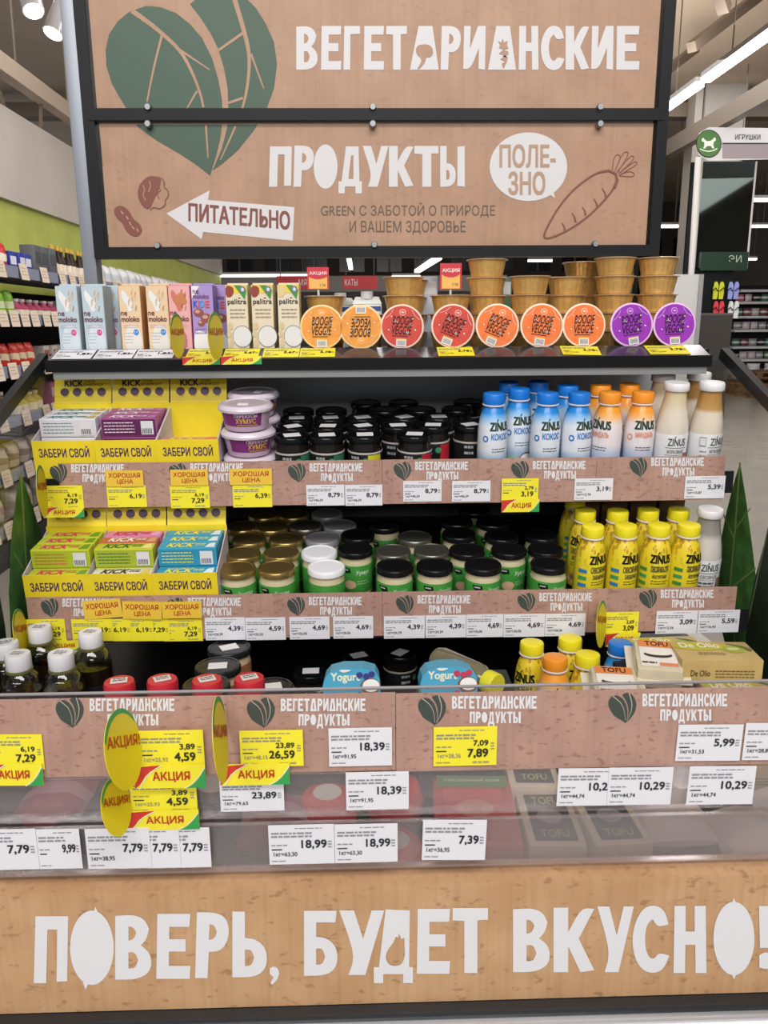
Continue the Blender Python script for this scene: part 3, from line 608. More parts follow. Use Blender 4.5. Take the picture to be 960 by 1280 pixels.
# side glass, rails, leaf stickers
SG = clear('#f2f2f0', .02, .02, .05)
def flare(x, z): return x + (1.375 - z) * (.04 if x > 0 else -.04)
for sx, nm in ((X0, 'L'), (X1, 'R')):
    mb = MB(); s_ = [(1.56, 1.375), (.81, 1.07), (.81, .83), (1.95, .76), (1.95, 1.375)]
    mb.solid(s_, 0, .004, lambda a, c, d, sx=sx: (flare(sx, c) + (d if sx > 0 else -d), a, c), SG); g = mb.build('side_glass', CASE)
    mb = MB(); mb.bar((sx, 1.60, 1.39), (flare(sx, 1.068), .80, 1.068), .016, .022, M('#232528', .35)); mb.build('side_rail', CASE)
    LG = M('#4d8040', .4, 0, .35, 30); LV = M('#8fa860', .5)
    xs = sx + (-.005 if sx < 0 else .005); fl = lambda a, c, xs=xs: atx(a, c, flare(xs, atx(a, c, xs).z))
    xo = sx + (.002 if sx < 0 else -.002); fi = lambda a, c, xo=xo: atx(a, c, flare(xo, atx(a, c, xo).z)); fl.flip = fi.flip = True
    if nm == 'L':
        L = [(26, 590), (40, 630), (58, 690), (66, 740), (60, 790), (44, 830), (24, 852), (14, 800), (11, 740), (14, 670), (20, 620)]
        V = [([(26, 590), (32, 690), (38, 780), (26, 848)], (2.4, 1.2)), ([(17, 690), (30, 712)], 1.6), ([(46, 680), (34, 710)], 1.3), ([(12, 775), (36, 790)], 1.5), ([(62, 755), (40, 790)], 1.3)]
        L2 = [(-30, 640), (-8, 700), (6, 780), (14, 850), (-10, 900), (-60, 930)]
    else:
        L = [(925, 578), (932, 620), (940, 680), (946, 730), (938, 790), (924, 850), (905, 800), (893, 750), (898, 690), (908, 640), (917, 605)]
        V = [([(925, 578), (919, 660), (912, 735), (922, 845)], (2.4, 1.2)), ([(903, 640), (917, 672)], 1.6), ([(938, 635), (920, 660)], 1.4), ([(945, 710), (914, 735)], 1.5)]
        L2 = [(960, 660), (966, 640), (1010, 690), (1010, 930), (940, 870), (930, 800), (942, 730)]
    mb = MB(); mb.flat([L], fl, LG); mb.flat([L], fi, LG)
    for pth, w_ in V: mb.ribbon(pth, w_, lambda a, c, xo=xo: atx(a, c, flare(xo, atx(a, c, xo).z) * .999), LV)
    lf = mb.build('leaf_sticker', g); lf['label'] = 'green leaf sticker'
    mb = MB(); mb.flat([L2], fl, M('#2c3b2a', .4, 0, .3, 25)); mb.flat([L2], fi, M('#2c3b2a', .4, 0, .3, 25))
    mb.ribbon([(L2[0][0], L2[0][1]), ((L2[0][0] + L2[-2][0]) / 2, (L2[0][1] + L2[-2][1]) / 2), (L2[-2][0], L2[-2][1])], 1.8, lambda a, c, xo=xo: atx(a, c, flare(xo, atx(a, c, xo).z) * .999), M('#7a8a68')); mb.build('leaf_sticker', g)

# ================================================================ SIGN
YS = 1.74
SIGN = thing('sign_frame', 'tall black framed sign standing behind the top shelf with two brown boards', 'sign')
FR = M('#0f1116', .45); p = lambda x, y: at(x, y, YS)
lx, rx = p(112, 145).x, p(827, 145).x
mb = MB(); mb.box(lx - .011, lx + .011, YS - .01, YS + .02, p(470, 322).z, 2.3, FR); mb.build('post', SIGN)
mb = MB(); mb.box(rx - .011, rx + .011, YS - .01, YS + .02, p(470, 322).z, 2.3, FR); mb.build('post', SIGN)
for y in (144.5, 315):
    z = p(470, y).z; mb = MB(); mb.box(lx, rx, YS - .012, YS + .02, z - .011, z + .011, FR); mb.build('crossbar', SIGN)
for sx_ in (lx - .026, ):
    mb = MB(); mb.box(sx_ - .014, sx_ + .014, YS + .0, YS + .04, 1.3987, 2.3, M('#8b9099', .4, .4), .003); o = mb.build('post', SIGN); o['label'] = 'light grey square post'
mb = MB(); mb.box(rx - .02, rx + .02, YS + .022, YS + .05, 1.3987, 1.62, FR); mb.build('post', SIGN)
zt, zb = 2.3, p(470, 136.5).z; bx0, bx1 = lx + .016, p(817, 145).x
mb = MB(); mb.box(bx0, bx1, YS, YS + .006, zb, zt, KR_SIGN)
S1 = front(YS - .0006); S2 = front(YS - .0012); S3 = front(YS - .0018)
lz = lambda x, y: (120 + x / 4, y / 4)
midy = 547
def clip_poly(pts, y, above):
    out = []
    for i in range(len(pts)):
        a, c = pts[i - 1], pts[i]
        ia, ic = (a[1] < y) == above, (c[1] < y) == above
        if ia != ic: tt = (y - a[1]) / (c[1] - a[1]); out.append((a[0] + (c[0] - a[0]) * tt, y))
        if ic: out.append(c)
    return out
def dens(pts, n=4):
    out = []
    for (a, c), (d, e) in zip(pts, pts[1:]): out += [(a + (d - a) * k / n, c + (e - c) * k / n) for k in range(n)]
    return out + [pts[-1]]
def smooth(pts, it=2, closed=True):
    for _ in range(it):
        q = []; n = len(pts)
        rng = range(n) if closed else range(n - 1)
        if not closed: q.append(pts[0])
        for i in rng:
            a, c = pts[i], pts[(i + 1) % n]; q += [(.75 * a[0] + .25 * c[0], .75 * a[1] + .25 * c[1]), (.25 * a[0] + .75 * c[0], .25 * a[1] + .75 * c[1])]
        if not closed: q.append(pts[-1])
        pts = q
    return pts
for L in (LEAF_L, LEAF_R): mb.flat([[lz(*q) for q in clip_poly(L, midy, True)]], S1, GREEN)
for v, w_ in VEINS:
    if min(q[1] for q in v) < midy:
        vv = [q for q in dens(smooth(v, 2, False)) if q[1] < midy]; mb.ribbon([lz(*q) for q in vv], (w_[0] / 4, w_[1] / 4 + (w_[0] - w_[1]) / 4 * .3), S2, KR_SIGN)
z7 = lambda x, y: (360 + x / 2.133, 10 + y / 2.133)
for ch, xa, xb in (('В', 22, 80), ('Е', 88, 142), ('Г', 148, 192), ('Е', 202, 256), ('Т', 262, 317), ('а', 325, 402), ('Р', 407, 462), ('И', 467, 527), ('а', 533, 608), ('Н', 615, 668), ('С', 673, 737), ('К', 740, 803), ('И', 808, 868), ('Е', 875, 937)):
    (a, c), (d, e) = z7(xa, 165), z7(xb, 48); put_letter(mb, ch, a, c, d, e, S1, LETS)
mb.flat([[z7(*q) for q in smooth([(340, 112), (345, 100), (358, 97), (372, 97), (384, 104), (388, 120), (380, 132), (368, 131), (366, 145), (350, 163), (344, 163), (354, 146), (356, 134), (345, 126)], 1)]], S2, KR_SIGN)
mb.flat([[z7(*q) for q in [(566, 100), (560, 88), (568, 92), (572, 82), (577, 92), (586, 87), (584, 99), (588, 108), (574, 112), (588, 116), (587, 125), (572, 129), (586, 133), (584, 142), (576, 160), (573, 160), (570, 148), (580, 143), (566, 137), (578, 126), (562, 122), (574, 111), (562, 106)]]], S2, KR_SIGN)
o = mb.build('upper_board', SIGN); o['label'] = 'upper brown board with white lettering and green leaf heart'
zt, zb = p(470, 154).z, p(470, 307.5).z
mb = MB(); mb.box(lx + .018, p(812, 230).x, YS, YS + .006, zb, zt, KR_SIGN)
for L in (LEAF_L, LEAF_R): mb.flat([[lz(*q) for q in clip_poly(L, 622, False)]], S1, GREEN)
for v, w_ in VEINS:
    vv = [q for q in dens(smooth(v, 2, False)) if q[1] > 625]
    if len(vv) > 2: mb.ribbon([lz(*q) for q in vv], (w_[1] / 4 + (w_[0] - w_[1]) / 4 * .3, w_[1] / 4), S2, KR_SIGN)
z8 = lambda x, y: (120 + x / 1.92, 170 + y / 1.92)
for ch, xa, xb, ya, yb in (('П', 415, 470, 25, 122), ('Р', 474, 524, 23, 122), ('О', 522, 580, 16, 131), ('Д', 582, 638, 25, 116), ('У', 640, 702, 24, 122), ('К', 703, 762, 24, 122), ('Т', 764, 822, 24, 122), ('Ы', 826, 885, 24, 122)):
    (a, c), (d, e) = z8(xa, yb), z8(xb, ya); put_letter(mb, ch, a, c, d, e, S1, LETS)
mb.flat([[(208, 267), (262, 238), (260, 250), (368, 259), (366, 301), (254, 290), (252, 299)]], S1, LETS)
def skew(x0, y0, x1, y1, sl, Y): return lambda a, c: at(x0 + a * (x1 - x0), y1 + (y0 - y1) * c + sl * (a * (x1 - x0)), Y)
PITF = lambda a, c: at(236 + a, 276 - c + .085 * a, YS - .0012)
PITF.flip = False
mb.text('ПИТАТЕЛЬНО', 0, 0, 126, 22, PITF, BROWN, .05)
mb.text('GREEN С ЗАБОТОЙ О ПРИРОДЕ', 401, 272, 619, 253, S1, M('#5d4a3a'), .0); mb.text('И ВАШЕМ ЗДОРОВЬЕ', 437, 293, 582, 276, S1, M('#5d4a3a'), .0)
mb.flat([[(612 + 48.5 + 48.5 * math.cos(k * math.pi / 20), 208.5 - 43 * math.sin(k * math.pi / 20)) for k in range(40)]], S1, LETS); mb.flat([[(680, 238), (694, 248), (690, 232)]], S1, LETS)
mb.text('ПОЛЕ-', 625, 209, 694, 181, S2, M('#a98a70'), .04); mb.text('ЗНО', 636, 243, 681, 215, S2, M('#a98a70'), .04)
cz = lambda x, y: (600 + x / 4.174, 150 + y / 4.176)
car = smooth([(330, 610), (350, 560), (400, 470), (470, 380), (540, 320), (610, 275), (670, 262), (710, 280), (715, 320), (690, 370), (640, 430), (570, 500), (480, 565), (400, 605), (350, 620)], 2)
mb.ribbon([cz(*q) for q in car], 2.4, S1, BROWN, True)
mb.ribbon([cz(*q) for q in [(615, 275), (670, 263), (708, 280), (716, 315), (700, 355)]], (2, 4), S2, BROWN)
for q in ([(690, 260), (700, 190), (720, 178), (735, 190), (705, 265)], [(706, 262), (745, 170), (770, 165), (775, 180), (720, 272)], [(715, 270), (785, 185), (805, 190), (795, 215), (722, 280)], [(722, 280), (805, 215), (822, 222), (815, 235), (730, 285)], [(725, 288), (780, 265), (808, 280), (800, 297), (728, 292)]): mb.ribbon([cz(*w_) for w_ in smooth(q, 1, False)], .9, S1, BROWN)
for (x, y, s_) in ((650, 380, 1.2), (605, 432, 1), (545, 475, 1), (492, 508, 1.1), (437, 555, .9)): mb.ribbon([cz(x - 12 * s_, y - 22 * s_), cz(x + 2, y), cz(x + 6 * s_, y + 22 * s_)], (.8, 2.6), S1, BROWN)
nz = lambda x, y: (120 + x / 1.92, 170 + y / 1.92)
mb.flat([[nz(*q) for q in smooth([(110, 110), (125, 96), (148, 97), (157, 100), (152, 125), (140, 150), (128, 178), (110, 168), (100, 145), (102, 122)], 1)]], S1, BROWN)
mb.ribbon([nz(*q) for q in smooth([(157, 100), (165, 112), (162, 122), (173, 130), (174, 145), (165, 155), (168, 165), (152, 176), (138, 170), (130, 178)], 1, False)], 1.2, S1, BROWN); mb.ribbon([nz(*q) for q in ((150, 120), (155, 130), (146, 140), (152, 150))], 1, S1, BROWN)
mb.ribbon([nz(*q) for q in smooth([(112, 118), (118, 130), (112, 142), (120, 155)], 1, False)], 1.2, S2, KR_SIGN); mb.ribbon([nz(*q) for q in smooth([(128, 108), (132, 120), (126, 135)], 1, False)], 1.2, S2, KR_SIGN)
mb.flat([[nz(*q) for q in smooth([(42, 180), (50, 168), (66, 168), (80, 180), (90, 200), (106, 212), (112, 228), (102, 241), (86, 240), (72, 228), (64, 208), (50, 198)], 1)]], S1, BROWN)
for q in ((60, 180, 66, 188), (72, 192, 78, 200), (86, 216, 92, 224), (80, 206, 84, 214), (98, 222, 102, 230)): mb.ribbon([nz(q[0], q[1]), nz(q[2], q[3])], 1.1, S2, M('#c0a090'))
o = mb.build('lower_board', SIGN); o['label'] = 'lower brown board with an arrow, a speech bubble and drawings of nuts and a carrot'
CHR = M('#8a8c90', .45, .8)
for x, y in ((185, 155), (466, 155), (750, 155), (185, 134), (466, 134), (750, 134), (197, 307), (468, 306), (744, 305)):
    c_ = at(x, y, YS - .012); mb = MB(); mb.lathe([(.001, -.006), (.0055, -.006), (.007, -.002), (.007, .006), (.001, .006)], CHR, 12, tuple(c_), ax='y'); mb.build('clamp', SIGN)
# ================================================================ PRODUCTS
def rad(prof, v):
    for (r0, a0), (r1, a1) in zip(prof, prof[1:]):
        if a0 <= v <= a1 and a1 > a0: return r0 + (r1 - r0) * (v - a0) / (a1 - a0)
    return prof[0][0]
def wrap(prof, eps=.0004):
    def f(u, v):
        r = rad(prof, v) + eps; a = u / .028; return (r * math.sin(a), -r * math.cos(a), v)
    return f
def wrapr(r, eps=.0005): return lambda u, v: ((r + eps) * math.sin(u / r), -(r + eps) * math.cos(u / r), v)
def bars(mb, u0, u1, v, n, dv, h, fn, mat, step=None, seed=1):
    rr = random.Random(seed)
    for k in range(n):
        u = u0
        while u < u1 - .002:
            w_ = min(rr.uniform(.003, .009), u1 - u); mb.rect(u, v - k * dv, u + w_, v - k * dv + h, fn, mat, step); u += w_ + .0012
# ---- printed plastic bottle
def plastic_bottle(stops, spots, capc, txt, txtc, sub, subc, extra=None, disc=None, base=None):
    prof = [(.023, 0), (.0275, .004), (.0285, .012), (.0285, .082), (.0275, .095), (.0255, .110), (.0222, .122), (.0185, .130), (.0172, .134), (.0172, .139)]
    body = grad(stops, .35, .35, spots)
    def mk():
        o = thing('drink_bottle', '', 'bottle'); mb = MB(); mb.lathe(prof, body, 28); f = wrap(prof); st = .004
        tm = M(txtc, .5)
        mb.text(txt, -.020, .090, .020, .1055, f, tm, .09, st)
        ax = -.020 + .040 * .31; mb.flat([[(ax, .1072), (ax + .0025, .1125), (ax + .0046, .1115), (ax + .0022, .1068)]], f, tm, st)
        mb.text(sub[0], -.017, .0725, .017, .0845, f, M(subc, .5), .05, st)
        if len(sub) > 1: mb.text(sub[1], -.013, .060, .013, .069, f, M(subc, .5), .04, st)
        bars(mb, -.015, .015, .054, 2, .005, .0014, f, M(txtc, .5), st, 3)
        if disc: mb.ell(-.028, .074, .0055, .0062, f, M(disc, .5), 16, st); mb.ell(-.028, .074, .003, .0034, wrap(prof, .0006), M('#dfe6ee', .5), 12, st)
        if base == 'nut':
            mb.ell(.008, .022, .014, .013, f, M('#6a4438', .5), 22, st); mb.ell(.008, .021, .0125, .0115, wrap(prof, .0007), M('#ecebea', .5), 20, st)
        elif base:
            for k in range(7): mb.ell(-.016 + k * .0055, .02 + .006 * math.sin(k * 2.1), .0045, .0055, wrap(prof, .0004 + .0001 * (k % 3)), M(base if k % 2 else '#e0c0a4', .5), 12, st)
        if extra:
            for k in range(4): mb.rect(-.040, .03 + k * .014, -.024, .037 + k * .014, f, M(extra if k % 2 else '#3f9a5a', .5), st)
        mb.build('body', o)
        mb = MB(); mb.lathe([(.0172, .1335), (.0212, .1345), (.0215, .1365), (.0172, .1375)], M('#e8e4ea', .4), 28); mb.build('neck_ring', o)
        mb = MB(); mb.lathe([(.0203, .1378), (.0206, .139), (.0206, .154), (.0196, .1565), (.0175, .1572), (.001, .1572)], M(capc, .38, coat=.2), 30, flute=.012, nfl=15); mb.build('cap', o)
        return o
    return mk
ZG = '#1d3a2c'
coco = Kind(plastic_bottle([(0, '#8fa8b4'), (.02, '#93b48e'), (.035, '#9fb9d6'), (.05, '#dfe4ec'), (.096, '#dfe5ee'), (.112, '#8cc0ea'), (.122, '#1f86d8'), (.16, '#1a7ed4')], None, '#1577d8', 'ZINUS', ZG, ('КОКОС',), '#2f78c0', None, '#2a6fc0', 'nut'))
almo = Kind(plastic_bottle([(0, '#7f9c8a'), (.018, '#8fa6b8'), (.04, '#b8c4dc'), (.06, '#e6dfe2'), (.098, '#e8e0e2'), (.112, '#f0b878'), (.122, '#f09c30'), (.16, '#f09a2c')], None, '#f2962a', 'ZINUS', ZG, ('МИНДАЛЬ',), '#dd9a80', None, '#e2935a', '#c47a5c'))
oatA = Kind(plastic_bottle([(0, '#d8b820'), (.03, '#e2ce2a'), (.09, '#e8d62e'), (.16, '#e2bc30')], ('#a8741c', .075, .135, 150, .42), '#ecde24', 'ZINUS', '#14181a', ('ОВСЯНКА', 'ЗАВАРНАЯ'), '#5a5030', '#2f7ab8', None, '#b8704a'))
oatB = Kind(plastic_bottle([(0, '#d8b820'), (.03, '#e2ce2a'), (.09, '#e8d62e'), (.16, '#e2bc30')], ('#a8741c', .075, .135, 150, .42), '#ecde24', 'ZINUS', '#14181a', ('ОВСЯНКА.СУП', 'ЙОГУРТНАЯ'), '#5a5030', '#3f8a3a', None, '#b05a4a'))
def glass_bottle(liq, sub, variant=0):
    prof = [(.024, 0), (.0295, .004), (.031, .014), (.031, .082), (.029, .10), (.0245, .125), (.021, .145), (.0195, .158), (.0195, .163)]
    body = grad(liq, .12, .8)
    def mk():
        o = thing('drink_bottle', '', 'bottle'); mb = MB(); mb.lathe(prof, body, 30); f = wrap(prof, .0007); st = .004
        mb.lathe([(.0312, .014), (.0314, .015), (.0314, .078), (.0312, .079)], M('#dedfe1', .5), 30)
        x_ = .0 if variant else -.004
        mb.text('ZINUS', x_ - .016, .058, x_ + .018, .072, wrapr(.0314), M('#2b4238', .5), .03, st); ax = x_ - .016 + .034 * .31; mb.flat([[(ax, .0728), (ax + .0025, .077), (ax + .0042, .0763), (ax + .0018, .0725)]], wrapr(.0314), M('#2b4238'), st)
        mb.text(sub, x_ - .016, .043, x_ + .016, .05, wrapr(.0314), M('#4a4c50', .5), .01, st)
        mb.rect(x_ - .02, .0535, x_ + .02, .0545, wrapr(.0314), M('#6a6c70'), st); mb.rect(x_ - .02, .0395, x_ + .014, .0403, wrapr(.0314), M('#6a6c70'), st)
        bars(mb, x_ - .018, x_ + .01, .032, 2, .007, .0035, wrapr(.0314), M('#4a4a50'), st, 5)
        if variant == 0: mb.flat([[(.010, .02), (.012, .044), (.026, .044), (.028, .02)]], wrapr(.0314, .0009), M('#8a6a52', .5), st); mb.ribbon([(.027, .04), (.032, .037), (.031, .026), (.028, .023)], .0012, wrapr(.0314, .0009), M('#5a4a42'))
        else:
            mb.rect(-.036, .056, -.024, .074, wrapr(.0314), M('#8e949a'), st); mb.rect(-.035, .058, -.025, .072, wrapr(.0314, .0008), M('#dcdddf'), st); bars(mb, -.034, -.022, .045, 4, .008, .0018, wrapr(.0314), M('#7a7e84'), st, 6)
        mb.build('body', o)
        mb = MB(); mb.lathe([(.0225, .1595), (.0235, .161), (.0235, .1715), (.022, .1745), (.012, .1748), (.001, .1752)], M('#e6e6e8', .35, coat=.2), 30); mb.build('cap', o); return o
    return mk
CRM = [(0, '#d8cfc0'), (.12, '#ddd3c4'), (.135, '#d6c7a8'), (.163, '#cdbb92')]
gk1 = Kind(glass_bottle(CRM, 'МОРКОВНОЕ')); gk2 = Kind(glass_bottle([(0, '#d8cfc0'), (.118, '#dcd0bd'), (.126, '#b98f52'), (.163, '#a87b3e')], 'МУЛЬТИЗЛАК', 1)); gk3 = Kind(glass_bottle([(0, '#cfcac4'), (.118, '#d4cfc9'), (.13, '#9a9590'), (.163, '#8a8580')], 'ОВСЯНОЕ'))
def put(K, px, Y, zf, spin, label, group, tilt=TILT, dz=0.0018):
    x = at(px, 640, Y).x
    x = at(px, proj_y(x, Y, zf(Y) + .1), Y).x
    return K.place((x, Y, zf(Y) + dz), rot_t(R(spin), tilt), label, group)
def proj_y(x, y, z):
    p_ = Vector((x - CX, y, z - CZ)); zc = p_.dot(fw); return 640 - FPX * p_.dot(up) / zc
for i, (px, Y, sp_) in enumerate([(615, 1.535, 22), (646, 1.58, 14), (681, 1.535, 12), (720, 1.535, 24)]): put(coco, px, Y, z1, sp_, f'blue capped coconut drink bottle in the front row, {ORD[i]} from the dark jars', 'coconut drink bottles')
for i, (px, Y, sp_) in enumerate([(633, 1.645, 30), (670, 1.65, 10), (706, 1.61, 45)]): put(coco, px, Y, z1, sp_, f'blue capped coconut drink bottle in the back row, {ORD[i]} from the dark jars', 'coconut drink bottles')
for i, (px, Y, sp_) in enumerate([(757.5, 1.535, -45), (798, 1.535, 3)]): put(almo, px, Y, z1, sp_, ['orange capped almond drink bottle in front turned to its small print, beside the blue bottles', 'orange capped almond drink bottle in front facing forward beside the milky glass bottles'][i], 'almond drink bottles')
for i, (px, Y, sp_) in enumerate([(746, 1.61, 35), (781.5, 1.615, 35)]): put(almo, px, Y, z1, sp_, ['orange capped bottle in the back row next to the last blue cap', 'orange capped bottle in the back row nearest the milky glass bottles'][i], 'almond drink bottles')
put(gk1, 838, 1.535, z1, 8, 'milky glass bottle with a brown jug on its label and a yellowish neck', 'milky glass bottles'); put(gk2, 881, 1.535, z1, 26, 'milky glass bottle with a dark amber neck at the end of the upper shelf', 'milky glass bottles')
put(gk1, 822, 1.63, z1, 60, 'milky glass bottle behind the one with the jug label', 'milky glass bottles'); put(gk2, 866, 1.64, z1, 60, 'milky glass bottle behind the one with the amber neck', 'milky glass bottles')
for i, (px, Y, sp_, K_) in enumerate([(736, 1.435, 25, oatA), (776.5, 1.435, 22, oatA), (817, 1.435, 3, oatB), (854, 1.435, 24, oatB)]): put(K_, px, Y, z2, sp_, f'yellow oat drink bottle in the front row of the lower shelf, {ORD[i]} from the jars', 'yellow oat drink bottles')
for i, (px, Y, sp_, K_) in enumerate([(727, 1.52, -30, oatA), (767, 1.515, 50, oatA), (804.5, 1.52, 60, oatB), (842, 1.52, 60, oatB)]): put(K_, px, Y, z2, sp_, f'yellow oat drink bottle in the second row of the lower shelf, {ORD[i]} from the jars', 'yellow oat drink bottles')
put(oatA, 715, 1.60, z2, 35, 'yellow oat drink bottle half hidden behind the jars in the third row', 'yellow oat drink bottles')
put(gk3, 879, 1.47, z2, 8, 'white glass oat drink bottle at the end of the lower shelf', 'milky glass bottles')
brn = Kind(lambda: tag(MB().box(-.028, .028, -.025, .025, 0, .17, M('#6a4a30', .5), .003).build('carton'), '', 'carton'))
for i, px in enumerate((728, 762, 797, 832)): put(brn, px, 1.70, z2, 0, f'plain brown carton standing behind the yellow bottles, {ORD[i]} from the jars', 'brown cartons behind the bottles')

# ---- jars
def jar(h, r, lidc, body, label=None, rough=.25, metal=0.0, sticker=None, patch=None, txt=None, badge=True, lidh=.0125):
    lt_ = .034 if body == JB else .0262
    prof = [(r * .9, 0), (r, .004), (r, h - .026), (r * .93, h - .017), (r * .9, h - .006)]
    def mk():
        o = thing('jar', '', 'jar'); mb = MB(); mb.lathe(prof, M(body, .12, coat=.5), 28); f = wrapr(r, .0006)
        if label:
            mb.lathe([(r + .0002, .008), (r + .0004, .0085), (r + .0004, h - lt_), (r + .0002, h - lt_ + .0005)], M(label, .45, 0, .15, 60), 28)
            if body == '#1a1614': mb.lathe([(r + .0004, h - .033), (r + .0006, h - .0325), (r + .0006, h - .030), (r + .0004, h - .0295)], M('#b8b4ae', .5), 28)
        if patch: mb.rect(.012, .008, .04, h - .034, wrapr(r, .001), M(patch, .5), .004)
        if txt:
            mb.text(txt, .000, h - .046, .027, h - .035, f, M('#dfe8d8', .5), .01, .004); mb.flat([[(-.030, h - .030), (-.012, h - .030), (-.010, h - .039), (-.022, h - .041), (-.028, h - .037)]], f, M('#16201a'), .004)
            mb.rect(-.026, h - .035, -.015, h - .0325, wrapr(r, .001), M('#b8beb8'), .004); mb.ell(-.012, h - .064, .012, .009, f, M('#c8a484', .5), 16, .004); bars(mb, .002, .026, h - .058, 2, .005, .0015, f, M('#a8c898'), .004, 4)
        elif label and body == '#1a1614':
            mb.ell(.008, h - .045, .006, .006, wrapr(r, .0012), M('#3a8a5e', .5), 14, .004); bars(mb, -.022, -.004, h - .042, 2, .012, .005, f, M('#9aa09c'), .004, 9)
        mb.build('glass_body', o)
        lm = M(lidc, rough, metal, coat=.2)
        mb = MB(); mb.lathe([(r * .98, h - lidh), (r * 1.04, h - lidh + .0015), (r * 1.04, h - .003), (r * 1.0, h - .0006), (r * .90, h), (r * .86, h - .0012), (.001, h - .0012)], lm, 32, flute=.004, nfl=16); l = mb.build('lid', o)
        if sticker:
            mb = MB(); mb.box(-.0155, .0155, -.012, .012, h - .0011, h - .0006, M('#dcdcde', .5)); st = mb.build('sticker', l, rot=(0, 0, R(sticker)))
        return o
    return mk
JB = '#1a1614'
BJ = [Kind(jar(.086, .0326, '#0d0e10', JB, '#141618', .16, 0, s_, p_)) for s_, p_ in ((4, '#2f6a4e'), (14, '#c8c020'), (-8, '#b02030'), (10, '#1c2a24'))]
BJN = [Kind(jar(.086, .0326, '#0d0e10', JB, '#141618', .16, 0, None, '#1c2a24'))]
jl = [ # px, row, variant, sticker?
 (365, 0, 0), (408.5, 0, 0), (456, 0, 1), (518, 0, 2), (366, 1, 3), (410, 1, 3), (453.5, 1, 3), (497, 1, 3), (541, 1, 2), (587, 1, 3),
 (371, 2, 3), (413, 2, 3), (453, 2, 3), (505, 2, 3), (548, 2, 3), (373, 3, None), (414, 3, None), (481, 3, None), (525, 3, None), (571, 3, None), (457, 4, None), (504, 4, None), (585, 4, None)]
cntr = {}
for px, row, v in jl:
    n = cntr[row] = cntr.get(row, -1) + 1; Y = 1.515 + row * .072 + (.0 if px not in (518, 508) else -.0)
    K_ = BJN[0] if v is None else BJ[v]
    put(K_, px, Y, z1, rnd.uniform(-20, 20), f'black lidded dark jar, upper shelf, {ORD[row]} row, {ORD[n]} from the purple tubs', 'black lidded dark jars')
LIDS = {'gold': ('#b39a5e', .3, .85), 'black': ('#131314', .25, 0), 'white': ('#e6e6ec', .35, 0), 'silver': ('#8d8c80', .3, .85), 'grey': ('#9a9a9c', .35, .3)}
def gj(l, txt): return Kind(jar(.09, .0332, LIDS[l][0], '#d0c4a0', '#3f8f38', LIDS[l][1], LIDS[l][2], None, None, txt))
GJ = {('gold', 'Закуска'): gj('gold', 'Закуска'), ('gold', 'Сиднава'): gj('gold', 'Сиднава'), ('black', 'Хумус'): gj('black', 'Хумус'), ('black', 'Закуска'): gj('black', 'Закуска'), ('white', ''): gj('white', ''), ('silver', 'Закуска'): gj('silver', 'Закуска'), ('grey', 'Хумус'): gj('grey', 'Хумус')}
g2 = [(297, 0, 'gold', 'Закуска'), (346, 0, 'gold', 'Сиднава'), (408, 0, 'white', ''), (493, 0, 'black', 'Хумус'), (543, 0, 'black', 'Закуска'), (603, 0, 'black', 'Хумус'), (685, 0, 'black', 'Хумус'),
 (304, 1, 'gold', 'Закуска'), (352, 1, 'gold', 'Сиднава'), (399, 1, 'white', ''), (444, 1.2, 'black', 'Хумус'), (491, 1, 'silver', 'Закуска'), (539, 1, 'silver', 'Закуска'), (583, 1, 'black', 'Закуска'), (635, 1, 'black', 'Хумус'), (681, 1, 'black', 'Хумус'),
 (312, 2, 'gold', 'Закуска'), (358, 2, 'gold', 'Сиднава'), (403, 2, 'grey', 'Хумус'), (447, 2.2, 'black', 'Хумус'), (518, 2, 'silver', 'Закуска'), (573, 2.2, 'black', 'Закуска'), (626, 2, 'black', 'Хумус'), (676, 2, 'black', 'Хумус'),  # the grey lid here is a white one with shade painted in
 (303, 3, 'gold', 'Закуска'), (340, 2.95, 'gold', 'Сиднава'), (382, 3, 'silver', 'Закуска'), (425, 3, 'grey', 'Хумус'), (480, 3, 'black', 'Хумус'), (570, 3.2, 'black', 'Закуска'), (615, 3.1, 'black', 'Хумус'), (330, 4, 'gold', 'Закуска'), (367, 4, 'gold', 'Сиднава'), (409, 4, 'grey', 'Хумус'), (592, 4.2, 'black', 'Хумус')]
for Kk in GJ: pass
cntr = {}
for px, row, l, txt in g2:
    k = (int(row), l); n = cntr[k] = cntr.get(k, -1) + 1
    put(GJ[(l, txt)], px, 1.42 + row * .072, z2, rnd.uniform(-8, 14), f'{l} lidded green label jar, lower shelf, {ORD[int(row)]} row, {ORD[n]} of that lid colour', 'green label spread jars')
